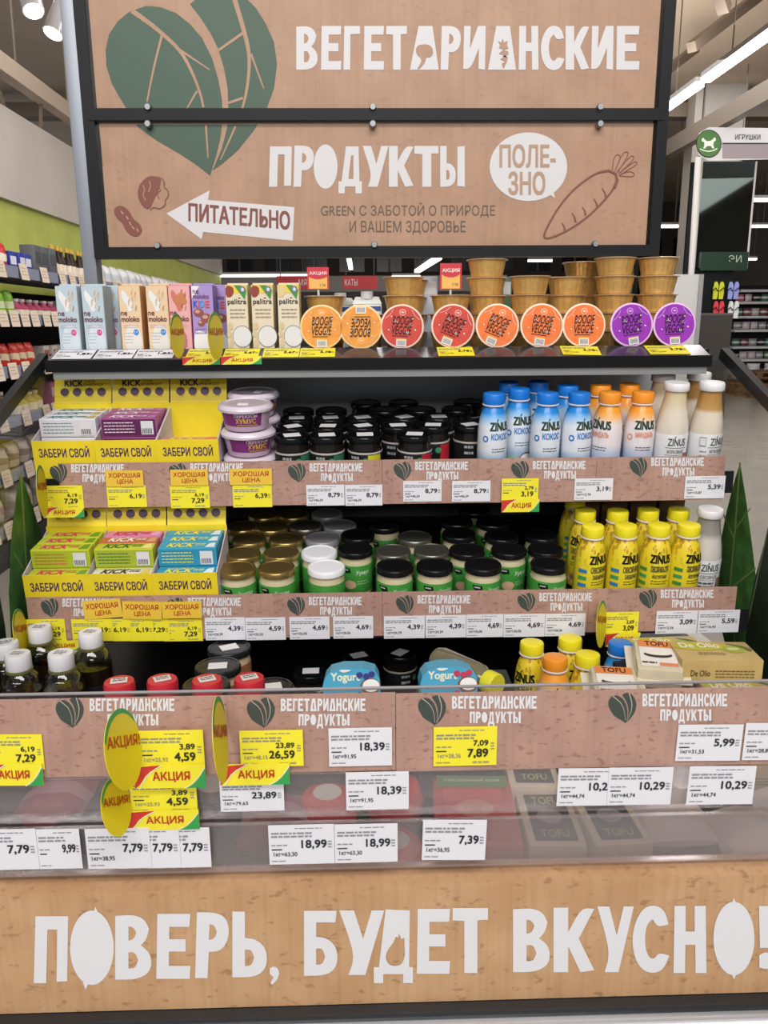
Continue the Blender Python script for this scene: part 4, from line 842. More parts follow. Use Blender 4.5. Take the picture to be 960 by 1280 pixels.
# ---- purple tubs
def tub():
    o = thing('plastic_tub', '', 'tub'); mb = MB(); prof = [(.038, 0), (.040, .003), (.046, .034), (.047, .04)]
    mb.lathe(prof, M('#cbb0c4', .3, coat=.3), 32); f = lambda u, v: (lambda r, a: (r * math.sin(a), -r * math.cos(a), v))(rad(prof, v) + .0006, u / .045)
    lab = M('#7a2f74', .45); mb.rect(-.046, .011, .04, .036, f, lab, .005); f2 = lambda u, v: (lambda r, a: (r * math.sin(a), -r * math.cos(a), v))(rad(prof, v) + .0012, u / .045)
    mb.text('ПЕРЕКУСЫ', -.012, .028, .03, .0345, f2, M('#e8dce8'), .02, .004); mb.text('ХУМУС', -.01, .0165, .028, .026, f2, M('#e0b838'), .03, .004); mb.rect(-.008, .0125, .032, .0145, f2, M('#b88a40'), .004); mb.build('body', o)
    mb = MB(); mb.lathe([(.046, .036), (.0515, .0365), (.052, .041), (.050, .044), (.047, .0475), (.043, .0480), (.042, .0465), (.001, .0465)], M('#d3c6d4', .22, coat=.4), 36); l = mb.build('lid', o)
    mb = MB(); mb.box(-.012, .008, -.018, -.004, .0466, .0472, M('#eceaf0', .4)); mb.build('sticker', l); return o
TU = Kind(tub); tx = at(310, 540, 1.525).x
for k in range(3): TU.place((tx + [0.004, .002, 0][k], 1.525 - math.sin(TILT) * .049 * k, z1(1.525) + .0018 + .0488 * k), rot_t(R([-60, 18, -5][k]), TILT), f'{["lowest", "middle", "topmost"][k]} purple hummus tub in the front stack', 'purple hummus tubs')
for k in range(3): TU.place((at(320, 520, 1.645).x, 1.635 - math.sin(TILT) * .049 * k, z1(1.635) + .0018 + .0488 * k), rot_t(R(40 * k), TILT), f'{["lowest", "middle", "topmost"][k]} purple hummus tub in the stack behind', 'purple hummus tubs')
# ---- yellow counter boxes with bar packs
YEL = M('#e8d024', .5, 0, .05, 30); PUR = M('#43205c', .5); LIL = M('#cdc3cc', .6); OCH = M('#c49a18', .5, 0, .05, 30)
def counter_box(w, lip):
    def mk():
        o = thing('counter_box', '', 'display box'); h = w / 2; D = .132; mb = MB(); t_ = .0018
        mb.box(-h, h, 0, t_, 0, lip, YEL); mb.box(-h, h, 0, D, 0, t_, YEL); mb.box(-h, h, D - t_, D, 0, lip + .042, YEL)
        for s_ in (-1, 1): mb.hexa([(s_ * h, t_, 0), (s_ * (h - t_), t_, 0), (s_ * (h - t_), D - t_, 0), (s_ * h, D - t_, 0), (s_ * h, t_, lip), (s_ * (h - t_), t_, lip), (s_ * (h - t_), D - t_, lip + .034), (s_ * h, D - t_, lip + .034)], LIL)
        mb.box(-h + t_, h - t_, t_, D - t_, lip - .042, lip - .039, LIL)
        mb.text('ЗАБЕРИ СВОЙ', -h * .80, lip - .031, h * .80, lip - .010, lambda a, c: (a, -.0006, c), PUR, .02)
        mb.build('tray', o)
        fz0 = lip + .040; mb = MB(); mb.hexa([(-h * .97, D, fz0), (h * .97, D, fz0), (h * .97, D + .002, fz0), (-h * .97, D + .002, fz0), (-h * .97, D + .02, fz0 + .050), (h * .97, D + .02, fz0 + .050), (h * .97, D + .022, fz0 + .050), (-h * .97, D + .022, fz0 + .050)], YEL)
        f = lambda a, c: (a, D + .02 * (c - .118) / .087 - .0008, fz0 + (c - .118) * .575)
        mb.text('KICK', -h * .62, .176, 0, .195, f, M('#2a1a30'), .05); mb.text('YOUR', h * .05, .188, h * .42, .195, f, M('#3a2a30'), .01); mb.text('ENERGY', h * .03, .177, h * .72, .185, f, M('#3a2a30'), .02)
        for k in range(4): mb.ell(-h * .62 + k * h * .42, .158, .0085, .013, f, M('#4a2f4c'), 18)
        for k in range(4): mb.ribbon([(-h * .66 + k * h * .42, .142), (-h * .62 + k * h * .42, .147), (-h * .58 + k * h * .42, .141), (-h * .52 + k * h * .42, .145)], .0013, f, M('#6a4a20'))
        mb.build('back_flap', o); return o
    return mk
def bar_pack(c, tc, c2, front_c):
    def mk():
        o = thing('bar_pack', '', 'snack bar'); mb = MB(); w, d, h = .104, .0285, .035; mb.box(-w / 2, w / 2, 0, d, 0, h, M(c, .4), .001)
        f = lambda a, b_: (a, b_, h + .0005); mb.text('KICK', -w * .36, .006, w * .08, .024, lambda a, b_: f(a + (b_ - .006) * .25, b_), M(tc, .5), .06)
        bars(mb, w * .12, w * .3, .018, 2, .006, .003, f, M(tc), None, 2); mb.flat([[(w * .3, .003), (w * .36, .022), (w * .46, .025), (w * .47, .003)]], f, M(c2, .5))
        g = lambda a, b_: (a, -.0005, b_); mb.rect(-w * .48, .002, w * .48, h - .002, g, M(front_c, .5)); g2 = lambda a, b_: (a, -.001, b_); bars(mb, -w * .44, w * .1, .026, 4, .006, .0016, g2, M(tc, .6), None, 8)
        mb.rect(w * .22, .004, w * .44, .03, g2, M('#d8d8de')); 
        for k in range(7): mb.rect(w * .24 + k * .0027, .006, w * .24 + k * .0027 + .0013, .016, lambda a, b_: (a, -.0015, b_), M('#3a3a40'))
        mb.build('carton', o); return o
    return mk
BAR = {'white': Kind(bar_pack('#dcdbe4', '#2a8a9a', '#c8b060', '#d6d2d6')), 'purple': Kind(bar_pack('#a0508c', '#efe4ee', '#c080b0', '#5a1c50')), 'pink': Kind(bar_pack('#d8808a', '#f0e050', '#e07a50', '#c85a6a')),
       'lime': Kind(bar_pack('#c4cc38', '#d8305a', '#6a9a28', '#a4b828')), 'cream': Kind(bar_pack('#dcd8c8', '#4a3028', '#d8c060', '#c8c0a8')), 'rust': Kind(bar_pack('#c46a4a', '#f0e8e0', '#d8a080', '#a85a40')),
       'rose': Kind(bar_pack('#d880b0', '#c82a40', '#e0a8c8', '#b8508a')), 'green': Kind(bar_pack('#c0c838', '#2a6a30', '#e8e090', '#a0b030')), 'blue': Kind(bar_pack('#3a9ec0', '#ece050', '#dfe8ea', '#2a8cb0'))}
CBS = [Kind(counter_box(.1145, .085)), Kind(counter_box(.1145, .101))]
for sh, (zf, Yf, pxs, cont) in enumerate([(z1, 1.488, (82, 159, 236), ([None] + ['white'] * 3, [None] + ['purple'] * 3, ['pink', None, None, None])), (z2, 1.372, (73, 153, 233), (['lime'] * 4, ['cream', 'green', 'rust', 'rose'], ['blue'] * 4))]):
    yy = 566 if sh == 0 else 731
    for k, px in enumerate(pxs):
        bx = at(px, yy, Yf).x; base = Vector((bx, Yf, zf(Yf) + .0018)); Rt = Matrix.Rotation(TILT, 3, 'X'); spin = [0, 0, R(-1.5)][k] if sh == 0 else 0
        CBS[sh].place(base, rot_t(0, TILT), f'yellow counter box for snack bars on the {["upper", "lower"][sh]} shelf, {ORD[k]} from the aisle side', 'yellow counter boxes')
        for r_, c in enumerate(cont[k]):
            if c is None: continue
            z_ = [.085, .101][sh] - .0385; lv = [z_] if r_ == 0 else [z_, z_ + .0365]
            for q, z in enumerate(lv):
                if r_ > 1 and q == 0 and False: continue
                off = Rt @ Vector((0, .0045 + r_ * .031, z)); BAR[c].place(base + off, rot_t(0, TILT), f'{c} snack bar pack, {["upper", "lower"][sh]} shelf, {ORD[k]} box, {ORD[r_]} row, {"bottom" if q == 0 else "top"} layer', f'{c} snack bar packs')

# ================================================================ TOP SHELF PRODUCTS
TZ = 1.3985
def carton(front_c, side_c, art):
    def mk():
        o = thing('drink_carton', '', 'carton'); w, d, h = .0425, .05, .128; mb = MB(); mb.box(-w / 2, w / 2, 0, d, 0, h, M(side_c, .4), .0015)
        f = lambda a, c: (a, -.0005, c); g = lambda a, c: (a, -.001, c); k_ = lambda a, c: (a, -.0015, c)
        mb.rect(-w / 2 + .001, .001, w / 2 - .001, h - .001, f, M(front_c, .4)); art(mb, w, h, f, g, k_); mb.build('body', o)
        mb = MB(); mb.box(-w / 2 + .001, w / 2 - .001, .022, .026, h, h + .004, M(front_c, .4)); mb.build('top_seam', o); return o
    return mk
def oat_art(dot, nut=False):
    def a(mb, w, h, f, g, k_):
        tc = M('#6a2438', .5)
        mb.flat([smooth([(-.013, .121), (-.006, .112), (.002, .102), (.008, .092), (.004, .080), (-.004, .078), (-.006, .090), (-.013, .100), (-.016, .112)], 2)], g, M('#dfe0e2' if not nut else '#c8705a', .5))
        for q in range(8): a_ = q * .8; u, v = .004 + .0075 * math.sin(a_ * 1.3), .115 - q * .0042; mb.flat([[(u - .0012, v - .004), (u + .001, v - .005), (u + .0032, v + .004), (u + .0014, v + .0052)]], k_, M(['#cfae84', '#b98f60', '#d8bf9c'][q % 3] if not nut else ['#a8583a', '#c88048'][q % 2], .5))
        if nut:
            for q in ((.004, .108), (-.004, .1), (.008, .098)): mb.ell(q[0], q[1], .007, .006, k_, M('#c07a48'), 12)
            mb.flat([smooth([(-.02, .004), (-.021, .03), (-.012, .044), (.006, .042), (.012, .03), (.01, .006)], 1)], g, M('#c06a78', .5))
        if not nut: mb.flat([smooth([(-.013, .002), (-.016, .03), (-.006, .056), (.012, .052), (.0195, .03), (.018, .002)], 2)], g, M('#ccd6de' if dot == '#d0408a' else '#dcd8d2', .5))
        mb.text('ne', -.0185, .0715, -.0065, .0785, k_, tc, .04); mb.text('moloko', -.0185, .060, .0165, .070, k_, tc, .04)
        bars(mb, -.016, .014, .053, 2, .004, .0008, k_, M('#c89aa8'), None, 4)
        if dot: mb.ell(.0085, .040, .0052, .0058, k_, M(dot, .5), 18); mb.text('1,5', .0055, .038, .0115, .042, lambda x, y: (x, -.002, y), M('#e8e0ea'))
        bars(mb, -.014, .004, .038, 4, .006, .0008, k_, M('#a8b4bc'), None, 7)
    return a
def kids_art(mb, w, h, f, g, k_):
    mb.flat([[(-.02, .126), (-.02, .102), (-.004, .126)]], g, M('#e4e0e8')); mb.flat([smooth([(-.02, .03), (-.014, .044), (.01, .036), (.02, .02), (.02, .002), (-.02, .002)], 1)], g, M('#e2e0e4'))
    mb.text('ne', -.0175, .112, -.006, .1185, k_, M('#5a2a6a'), .03); mb.text('moloko', -.0175, .1025, .013, .111, k_, M('#5a2a6a'), .03)
    for ch, c, u in (('K', '#2a50b0', -.017), ('i', '#d83a8a', -.008), ('D', '#2f9ad0', -.004), ('E', '#d84a5a', .006)): mb.text(ch, u, .086, u + (.0075 if ch != 'i' else .0025), .0985, k_, M(c), .06)
    for q in ((-.008, .076, .010), (.006, .066, .011), (-.004, .056, .007)): mb.ell(q[0], q[1], q[2], q[2] * .8, g, M('#8a4a40', .5), 14); mb.ell(q[0] - .002, q[1] + .002, q[2] * .5, q[2] * .35, k_, M('#c8948a', .5), 10)
    bars(mb, -.016, .006, .045, 2, .008, .0016, lambda x, y: (x, -.002, y), M('#8a7aa8'), None, 3)
def palitra_art(fruit):
    def a(mb, w, h, f, g, k_):
        mb.rect(-.0205, .112, .0205, .127, g, M('#e2c838')); mb.flat([[(-.004, .127), (.016, .100), (.020, .118), (.008, .127)]], k_, M('#3a8a34')); mb.ell(.0125, .119, .0058, .0065, lambda x, y: (x, -.002, y), M('#6a7488'), 18); mb.ell(.0125, .119, .003, .0035, lambda x, y: (x, -.0024, y), M('#d0d4dc'), 12)
        mb.flat([smooth([(-.0205, .127), (-.006, .125), (-.004, .113), (-.012, .104), (-.0205, .106)], 1)], k_, M(fruit))
        mb.text('palitra', -.0175, .089, .0185, .1015, k_, M('#1a1a1e'), .02); mb.rect(.0035, .1025, .0075, .104, k_, M('#1a1a1e'))
        bars(mb, -.014, .016, .080, 3, .007, .0022, k_, M('#9a8a78'), None, 5)
        mb.ell(.008, .030, .019, .021, g, M('#6a6a64'), 26); mb.flat([[(x, y) for x, y in ring(.008, .030, .0178, .0198, 26) if True]], k_, M('#d4d4d8'))
        for q in ((-.014, .05), (-.017, .035), (-.013, .02), (-.016, .01)): mb.ell(q[0], q[1], .005, .007, k_, M('#c8b894'), 10)
    return a
CT = [(66.5, 105, 'pale blue oat drink carton with a pink dot at the end of the top shelf', 0), (99, 137, 'second pale blue oat drink carton with a pink dot', 0), (146, 182, 'beige oat drink carton with a blue dot standing alone', 1), (181, 211, 'beige oat drink carton half covered by the pink carton', 1),
      (208, 238, 'pink carton with nuts behind the first yellow flag', 2), (236.5, 272, 'purple children drink carton with coloured letters', 3), (281, 313, 'yellow and cream coconut drink carton with brown fruit, next to the purple carton', 4), (312.5, 345, 'middle yellow and cream carton with brown fruit and a white bowl', 4), (344.5, 378, 'yellow carton with a green leaf nearest the foil cups', 5)]
KC = [Kind(carton('#b4c6cf', '#a3adb2', oat_art('#d0408a'))), Kind(carton('#dfc4a0', '#c08a58', oat_art('#2a86c8'))), Kind(carton('#dfa6a8', '#b8606a', oat_art(None, True))), Kind(carton('#a28ac4', '#7a62a8', kids_art)), Kind(carton('#d9cdb4', '#c8b88a', palitra_art('#8a3424'))), Kind(carton('#d9cfb8', '#c8b88a', palitra_art('#d8c48a')))]
for x0, x1, lab, k in CT:
    yc = 400; Yc = 1.615 + (.022 if k == 2 else 0) + (.03 if (x0, k) == (181, 1) else 0); a_, b_ = at(x0, yc, Yc), at(x1, yc, Yc)
    if (x0, k) == (181, 1): Yc = 1.615; cx_ = at(198, yc, Yc).x
    elif k == 2: Yc = 1.612; cx_ = at(225, yc, Yc).x + .001
    else: cx_ = (a_.x + b_.x) / 2
    KC[k].place((cx_, Yc, TZ), (0, 0, R(-2 if k < 3 else 0)), lab, 'drink cartons')
for i, px in enumerate((278.5,)): KC[3].place((at(px, 400, 1.675).x - .008, 1.672, TZ), (0, 0, 0), 'purple drink carton in the second row behind the children carton', 'drink cartons')
KC[0].place((at(140, 400, 1.68).x - .002, 1.672, TZ), (0, 0, 0), 'pale grey blue carton in the second row showing only its side', 'drink cartons')
# white capped packs behind
def cap_pack():
    o = thing('milk_pack', '', 'carton'); mb = MB(); mb.box(-.032, .032, 0, .06, 0, .095, M('#d4dad6', .4), .004); mb.hexa([(-.032, 0, .095), (.032, 0, .095), (.032, .06, .095), (-.032, .06, .095), (-.026, .02, .11), (.026, .02, .11), (.026, .06, .112), (-.026, .06, .112)], M('#dfe4e0', .4)); mb.rect(-.03, .08, .03, .09, lambda a, c: (a, -.0006, c), M('#2a4a9a')); mb.build('body', o)
    mb = MB(); mb.lathe([(.0125, .106), (.0135, .108), (.0135, .12), (.012, .122), (.001, .122)], M('#e4e4e8', .35), 20, (0, .022, 0)); mb.build('cap', o); return o
KM = Kind(cap_pack)
KM.place((at(459, 390, 1.80).x, 1.80, TZ), (0, 0, 0), 'white pack with a round white cap behind the upside down lid cup', 'white capped packs'); KM.place((at(428, 390, 1.86).x, 1.86, TZ), (0, 0, R(12)), 'white pack with a round cap half hidden behind the first foil cup', 'white capped packs')
for px, Y, c, w_, h_, lab in ((791, 1.80, '#5a9a92', .02, .178, 'narrow teal and white carton between the two tall foil cup stacks'), (634, 1.79, '#4a7a5e', .022, .15, 'narrow green carton behind the foil cups beside the tallest stack'), (537, 1.80, '#c2ccdc', .036, .152, 'pale blue pack standing behind the red promotion card')):
    mb = MB(); mb.box(-w_ / 2, w_ / 2, 0, .03, 0, h_, M(c, .4), .002); mb.box(-w_ / 2 + .003, w_ / 2 - .003, -.001, 0, h_ * .75, h_ * .93, M('#dde4e4', .4)); tag(mb.build('carton', loc=(at(px, 350, Y).x, Y, TZ)), lab, 'carton')
# foil cups
FOIL = M('#d6ac66', .34, .5, .12, 90); RIMM = M('#d9bfa0', .35, .5)
def cup_up():
    o = thing('foil_cup', '', 'foil cup'); mb = MB(); mb.lathe([(.030, 0), (.0325, .002), (.0385, .031), (.0390, .034)], FOIL, 80, flute=.012, nfl=20); mb.build('cup', o)
    mb = MB(); mb.lathe([(.0385, .0335), (.0432, .034), (.0435, .0352), (.042, .0358), (.001, .0358)], RIMM, 40); mb.build('lid', o); return o
KU = Kind(cup_up)
stacks = [(406, 1.69, 3, 'behind the first orange lid'), (455, 1.74, 2, 'behind the upside down lid'), (504, 1.69, 4, 'behind the first red lid'), (563, 1.685, 3, 'under the second red promotion card'), (609, 1.728, 5, 'beside the second red promotion card'), (662, 1.69, 4, 'behind the second orange lid'),
          (708, 1.735, 4, 'behind the third orange lid'), (727, 1.825, 5, 'in back behind the third orange lid'), (768, 1.705, 5, 'behind the first purple lid'), (821, 1.705, 5, 'behind the last purple lid'), (510, 1.79, 4, 'in back behind the first red lid')]
for px, Y, n, where in stacks:
    x = at(px, 350, Y).x
    for k in range(n): KU.place((x + rnd.uniform(-.0015, .0015), Y + rnd.uniform(-.0015, .0015), TZ + .0362 * k), (0, 0, rnd.uniform(0, 6)), f'golden foil cup, {ORD[k]} from the bottom, stack {where}', 'golden foil cups')
def cup_lid(c, c2, dark):
    def mk():
        o = thing('foil_cup', '', 'foil cup'); mb = MB(); mb.lathe([(.039, .0015), (.0385, .004), (.0325, .033), (.030, .035)], FOIL, 80, ax='y', flute=.012, nfl=20); mb.build('cup', o)
        mb = MB(); rim = M(c2, .55); mb.lathe([(.001, -.0008), (.041, -.0008), (.0428, .0), (.043, .001), (.0385, .0018)], rim, 44, ax='y')
        f = lambda a, b_: (a, -.0012, b_); g = lambda a, b_: (a, -.0016, b_); k_ = lambda a, b_: (a, -.002, b_); dk = M(dark, .5); lt = M(c2, .5)
        mb.ell(0, 0, .0395, .0395, f, M(c, .6, 0, .12, 70), 44); mb.ell(0, .027, .0062, .0062, g, lt, 18); mb.ell(0, .027, .0052, .0052, k_, M(c, .35), 16); mb.ell(0, .027, .003, .0015, lambda a, b_: (a, -.0024, b_), lt, 10)
        def bub(t, u0, v0, u1, v1): mb.text(t, u0, v0, u1, v1, lambda a, b_: (a + (b_) * .12, -.0026, b_), dk, .012)
        bub('BOOGIE', -.0195, .003, .019, .0195); bub('VEGGIE', -.0195, -.0155, .019, .001)
        mb.rect(-.019, -.0195, .012, -.0182, g, dk)
        for q in ((-.013, .009, .0045), (.011, -.012, .005), (.017, .004, .004), (.02, .0155, .002), (-.026, -.008, .0022), (-.022, .018, .002), (.026, -.006, .0025)): mb.flat([smooth([(q[0] - q[2], q[1]), (q[0], q[1] + q[2]), (q[0] + q[2] * .5, q[1]), (q[0] + q[2], q[1] - q[2] * .6), (q[0], q[1] - q[2] * .4)], 1)], k_, M('#e6d8d2', .5))
        for s_ in (-1, 1): mb.ribbon([(s_ * .018, .032), (s_ * .024, .022), (s_ * .034, .014)], .0008, g, lt)
        mb.rect(-.0105, -.0385, .0095, -.024, k_, M('#dcdad8', .5)); mb.rect(-.0105, -.0262, .0095, -.024, lambda a, b_: (a, -.0022, b_), M('#e0c060'))
        for i in range(9): mb.rect(-.008 + i * .0018, -.0365, -.0072 + i * .0018, -.0275, lambda a, b_: (a, -.0024, b_), M('#3a3a40'))
        mb.build('lid', o); return o
    return mk
LK = {'orange gold': Kind(cup_lid('#df9032', '#ecc890', '#2a1a12')), 'red': Kind(cup_lid('#c23a2a', '#e8c8b8', '#2a1412')), 'orange': Kind(cup_lid('#e4702c', '#efd4bc', '#2a1612')), 'purple': Kind(cup_lid('#8c1ca8', '#dcb4e0', '#22102a'))}
for px, py, c, ro, lab in ((402, 409, 'orange gold', 0, 'foil cup with a golden orange lid, first of the lids beside the cartons'), (451, 410, 'orange gold', 180, 'foil cup with a golden orange lid turned upside down'), (503, 409, 'red', -3, 'foil cup with a red lid standing straight, next to the upside down lid'), (567, 409, 'red', -22, 'foil cup with a darker red lid tilted sideways above a yellow tag'),
     (623, 407, 'orange', -22, 'foil cup with an orange lid tilted sideways, first of the three orange lids'), (679, 408, 'orange', -8, 'foil cup with an orange lid, middle of the three orange lids'), (732, 407, 'orange', 0, 'foil cup with an orange lid, last before the purple lids'), (792, 406, 'purple', 9, 'foil cup with a purple lid beside the orange lids'), (846, 405, 'purple', 3, 'foil cup with a purple lid at the far end of the top shelf')):
    Y = 1.60; x = at(px, py, Y).x; LK[c].place((x, 1.612, TZ + .0442 + .003), (Matrix.Rotation(R(-7), 3, 'X') @ Matrix.Rotation(R(-ro), 3, 'Y')).to_euler(), lab, 'foil cups with coloured lids')

# ================================================================ WELL PRODUCTS
def zw(Y): return DECK
CLG = clear('#dcdcd4', .0, .04, .12)
def dark_bottle():
    o = thing('sauce_bottle', '', 'bottle'); mb = MB(); prof = [(.024, 0), (.030, .004), (.031, .012), (.031, .128)]; mb.lathe(prof, M('#1e140f', .08, coat=.6), 26); mb.lathe([(.0305, .128), (.031, .129), (.0305, .142), (.026, .153), (.020, .159), (.0175, .163), (.0175, .170)], CLG, 26)
    mb.lathe([(.0313, .02), (.0316, .021), (.0316, .10), (.0313, .101)], M('#17151a', .5), 26); mb.lathe([(.0185, .159), (.021, .160), (.021, .163), (.0185, .164)], M('#5f5d34', .3), 26); mb.build('body', o)
    mb = MB(); mb.lathe([(.0192, .1645), (.0198, .166), (.0198, .187), (.0188, .190), (.001, .190)], M('#e4e4e8', .4), 30, flute=.015, nfl=15); c = mb.build('cap', o)
    mb = MB(); bars(mb, -.010, .009, .004, 3, .005, .0022, lambda a, b_: (a, b_, .1905), M('#6a6a70'), None, 12); mb.build('date_print', c); return o
DB = Kind(dark_bottle)
for px, Y, lab in ((29.5, 1.21, 'white capped dark sauce bottle in the front row, nearest the aisle side'), (82.5, 1.21, 'white capped dark sauce bottle in the front row, nearest the red lids'), (56, 1.327, 'white capped dark sauce bottle in the back row between the two front bottles'), (118.5, 1.30, 'white capped dark sauce bottle in the back row standing apart towards the red lids')): put(DB, px, Y, zw, rnd.uniform(-20, 20), lab, 'white capped sauce bottles', 0)
DB.place((-.627, 1.263, DECK), (0, 0, .4), 'white capped dark sauce bottle cut off by the picture edge', 'white capped sauce bottles')
def red_jar():
    o = thing('sauce_jar', '', 'jar'); mb = MB(); mb.lathe([(.024, 0), (.027, .004), (.027, .145), (.022, .163), (.0205, .167)], M('#6a3a28', .15, coat=.5), 24); mb.lathe([(.0272, .02), (.0275, .021), (.0275, .11), (.0272, .111)], M('#c8b8a0', .5), 24); mb.build('body', o)
    mb = MB(); mb.lathe([(.0222, .167), (.0228, .169), (.0228, .185), (.0212, .1895), (.001, .1905)], M('#c6283a', .35, coat=.3), 28); l = mb.build('lid', o)
    mb = MB(); mb.box(-.012, .012, -.009, .009, .1906, .1912, M('#dcd6d4', .5)); bars(mb, -.009, .009, .003, 2, .006, .003, lambda a, b_: (a, b_, .1915), M('#5a5050'), None, 3); mb.build('sticker', l, rot=(0, 0, R(14))); return o
RJ = Kind(red_jar)
for i, px in enumerate((155, 208, 263, 315)): put(RJ, px, 1.10 + .004 * (i % 2), zw, rnd.uniform(-8, 12), f'red lidded sauce jar behind the front rail, {ORD[i]} from the dark bottles', 'red lidded jars', 0)
tall = Kind(jar(.146, .037, '#191b1c', '#cbb094', '#8a5a3c', .25, 0, 6, None, None))
lowj = Kind(jar(.066, .033, '#0d0e10', JB, '#141618', .25, 0, 12)); short = Kind(jar(.14, .033, '#0c0d0e', JB, '#141618', .25, 0, 12)); plainj = Kind(jar(.15, .036, '#23261f', '#8a7458', '#54422f', .3, 0, None))
put(tall, 274, 1.25, zw, 0, 'tall tan jar with a big black lid and white sticker behind the red lids', 'black lidded well jars', 0); put(tall, 288, 1.329, zw, 20, 'tall jar with a black lid behind the big black lidded jar', 'black lidded well jars', 0); put(plainj, 260, 1.17, zw, 0, 'dark greenish lidded jar just behind the third red lid', 'black lidded well jars', 0)
for i, (px, Y) in enumerate(((341, 1.18), (376, 1.135), (388, 1.40))): put(short if i < 2 else lowj, px, Y, zw, [0, 10, -10][i], ['black lidded jar with a white sticker beside the last red lid', 'black lidded jar with a white sticker beside the blue yogurt pack', 'black lidded jar deep in the shade behind the yogurt packs'][i], 'black lidded well jars', 0)
for i, (px, Y) in enumerate(((448, 1.47), (500, 1.48))): put(lowj, px, Y, zw, [10, 40][i], ['black lidded jar in the dark behind the blueberry yogurt', 'black lidded jar in the dark between the two yogurt packs'][i], 'black lidded well jars', 0)
def yogurt(fr):
    def mk():
        o = thing('yogurt_pack', '', 'yogurt pack'); w, h = .082, .05; mb = MB(); L = smooth([(-w / 2, 0), (w / 2, 0), (w / 2 + .003, .03), (w / 2 - .008, h), (-w / 2 + .014, h), (-w / 2 - .002, .032)], 1)
        mb.solid(L, 0, .055, lambda a, c, d: (a, d, c), M('#4aa8cc', .4)); f = lambda a, c: (a, -.0006, c); g = lambda a, c: (a, -.0012, c)
        mb.text('Yogurt', -.030, .029, .012, .044, lambda a, c: f(a, c), M('#e4ead0'), .05); mb.rect(-.030, .0185, .006, .0235, f, M('#dfeaf0')); bars(mb, -.03, .01, .01, 1, .004, .003, f, M('#2a5a8a'), None, 2)
        mb.flat([smooth([(-.02, h - .001), (-.012, .044), (.0, .0475), (-.002, h - .001)], 1)], g, M('#e8eae6'))
        mb.ell(.028, .024, .015, .012, f, M('#7a5a48'), 20); mb.ell(.029, .025, .0125, .0095, g, M('#eef0ee'), 18)
        for q in ((.012, .041), (.022, .039), (.03, .042), (.012, .012), (.02, .009), (.028, .008)): mb.ell(q[0], q[1], .0048, .0044, lambda a, c: (a, -.0018, c), M(fr, .4), 14)
        mb.build('sleeve', o); 
        for s_ in (-1, 1): mb = MB(); mb.lathe([(.016, -.006), (.02, .0), (.0215, .02)], M('#d8dade', .35), 20, (s_ * .022, .028, -.006)); mb.build('pot', o)
        return o
    return mk
STACKB = M('#d8d4c8', .5)
def crate(w, d, h, lab, x, Y):
    mb = MB(); mb.box(-w / 2, w / 2, -d / 2, d / 2, 0, h, M('#2a2b2e', .5), .004)
    for k in range(int(w / .02)): mb.box(-w / 2 + .008 + k * .02, -w / 2 + .016 + k * .02, -d / 2 - .001, -d / 2, .015, h - .015, M('#18191b', .5))
    o = mb.build('plastic_crate', loc=(x, Y, DECK)); return tag(o, lab, 'crate', 'black crates in the well')
for px, fr, lab in ((439, '#3a3a8a', 'blue yogurt sleeve with blueberries and coconut'), (562, '#c83a5a', 'blue yogurt sleeve with raspberries and coconut')):
    x = at(px, 850, 1.08).x; crate(.09, .07, .150, 'black crate under the yogurt sleeve with ' + ('blueberries' if px < 500 else 'raspberries'), x, 1.115)
    Kind(yogurt(fr)).place((x, 1.085, DECK + .1575), (R(-12), 0, 0), lab, 'yogurt sleeves')
x = at(622, 850, 1.12).x; crate(.06, .1, .15, 'black crate under the lying yellow capped bottle', x + .0, 1.16)
t = thing('sauce_bottle', 'pale bottle with a yellow lid lying on its side beside the raspberry yogurt', 'bottle', (x - .004, 1.10, DECK + .150 + .0225), (0, 0, R(38)))
mb = MB(); mb.lathe([(.013, .02), (.0215, .035), (.022, .045), (.022, .12), (.019, .13)], M('#6e6852', .2, coat=.4), 22, ax='y'); mb.build('body', t)
mb = MB(); mb.lathe([(.001, 0), (.017, .0), (.0185, .003), (.0185, .02), (.014, .022)], M('#d6d030', .4), 22, ax='y'); mb.build('lid', t)
for px, Y, K_, sp_, lab in ((663.5, 1.30, oatA, -40, 'yellow oat drink bottle standing in the low front well nearest the black gap'), (711, 1.318, oatA, 30, 'yellow oat drink bottle standing furthest back in the low well'), (732.5, 1.245, oatB, 15, 'yellow oat drink bottle in the low well beside the orange cap'), (692, 1.235, almo, 10, 'orange capped drink bottle standing in the low well'), (773, 1.292, coco, 20, 'blue capped drink bottle standing in the low well behind the tofu packs')):
    put(K_, px, Y, zw, sp_, lab, {'y': 'yellow oat drink bottles', 'o': 'almond drink bottles', 'b': 'coconut drink bottles'}[lab[0]], 0)
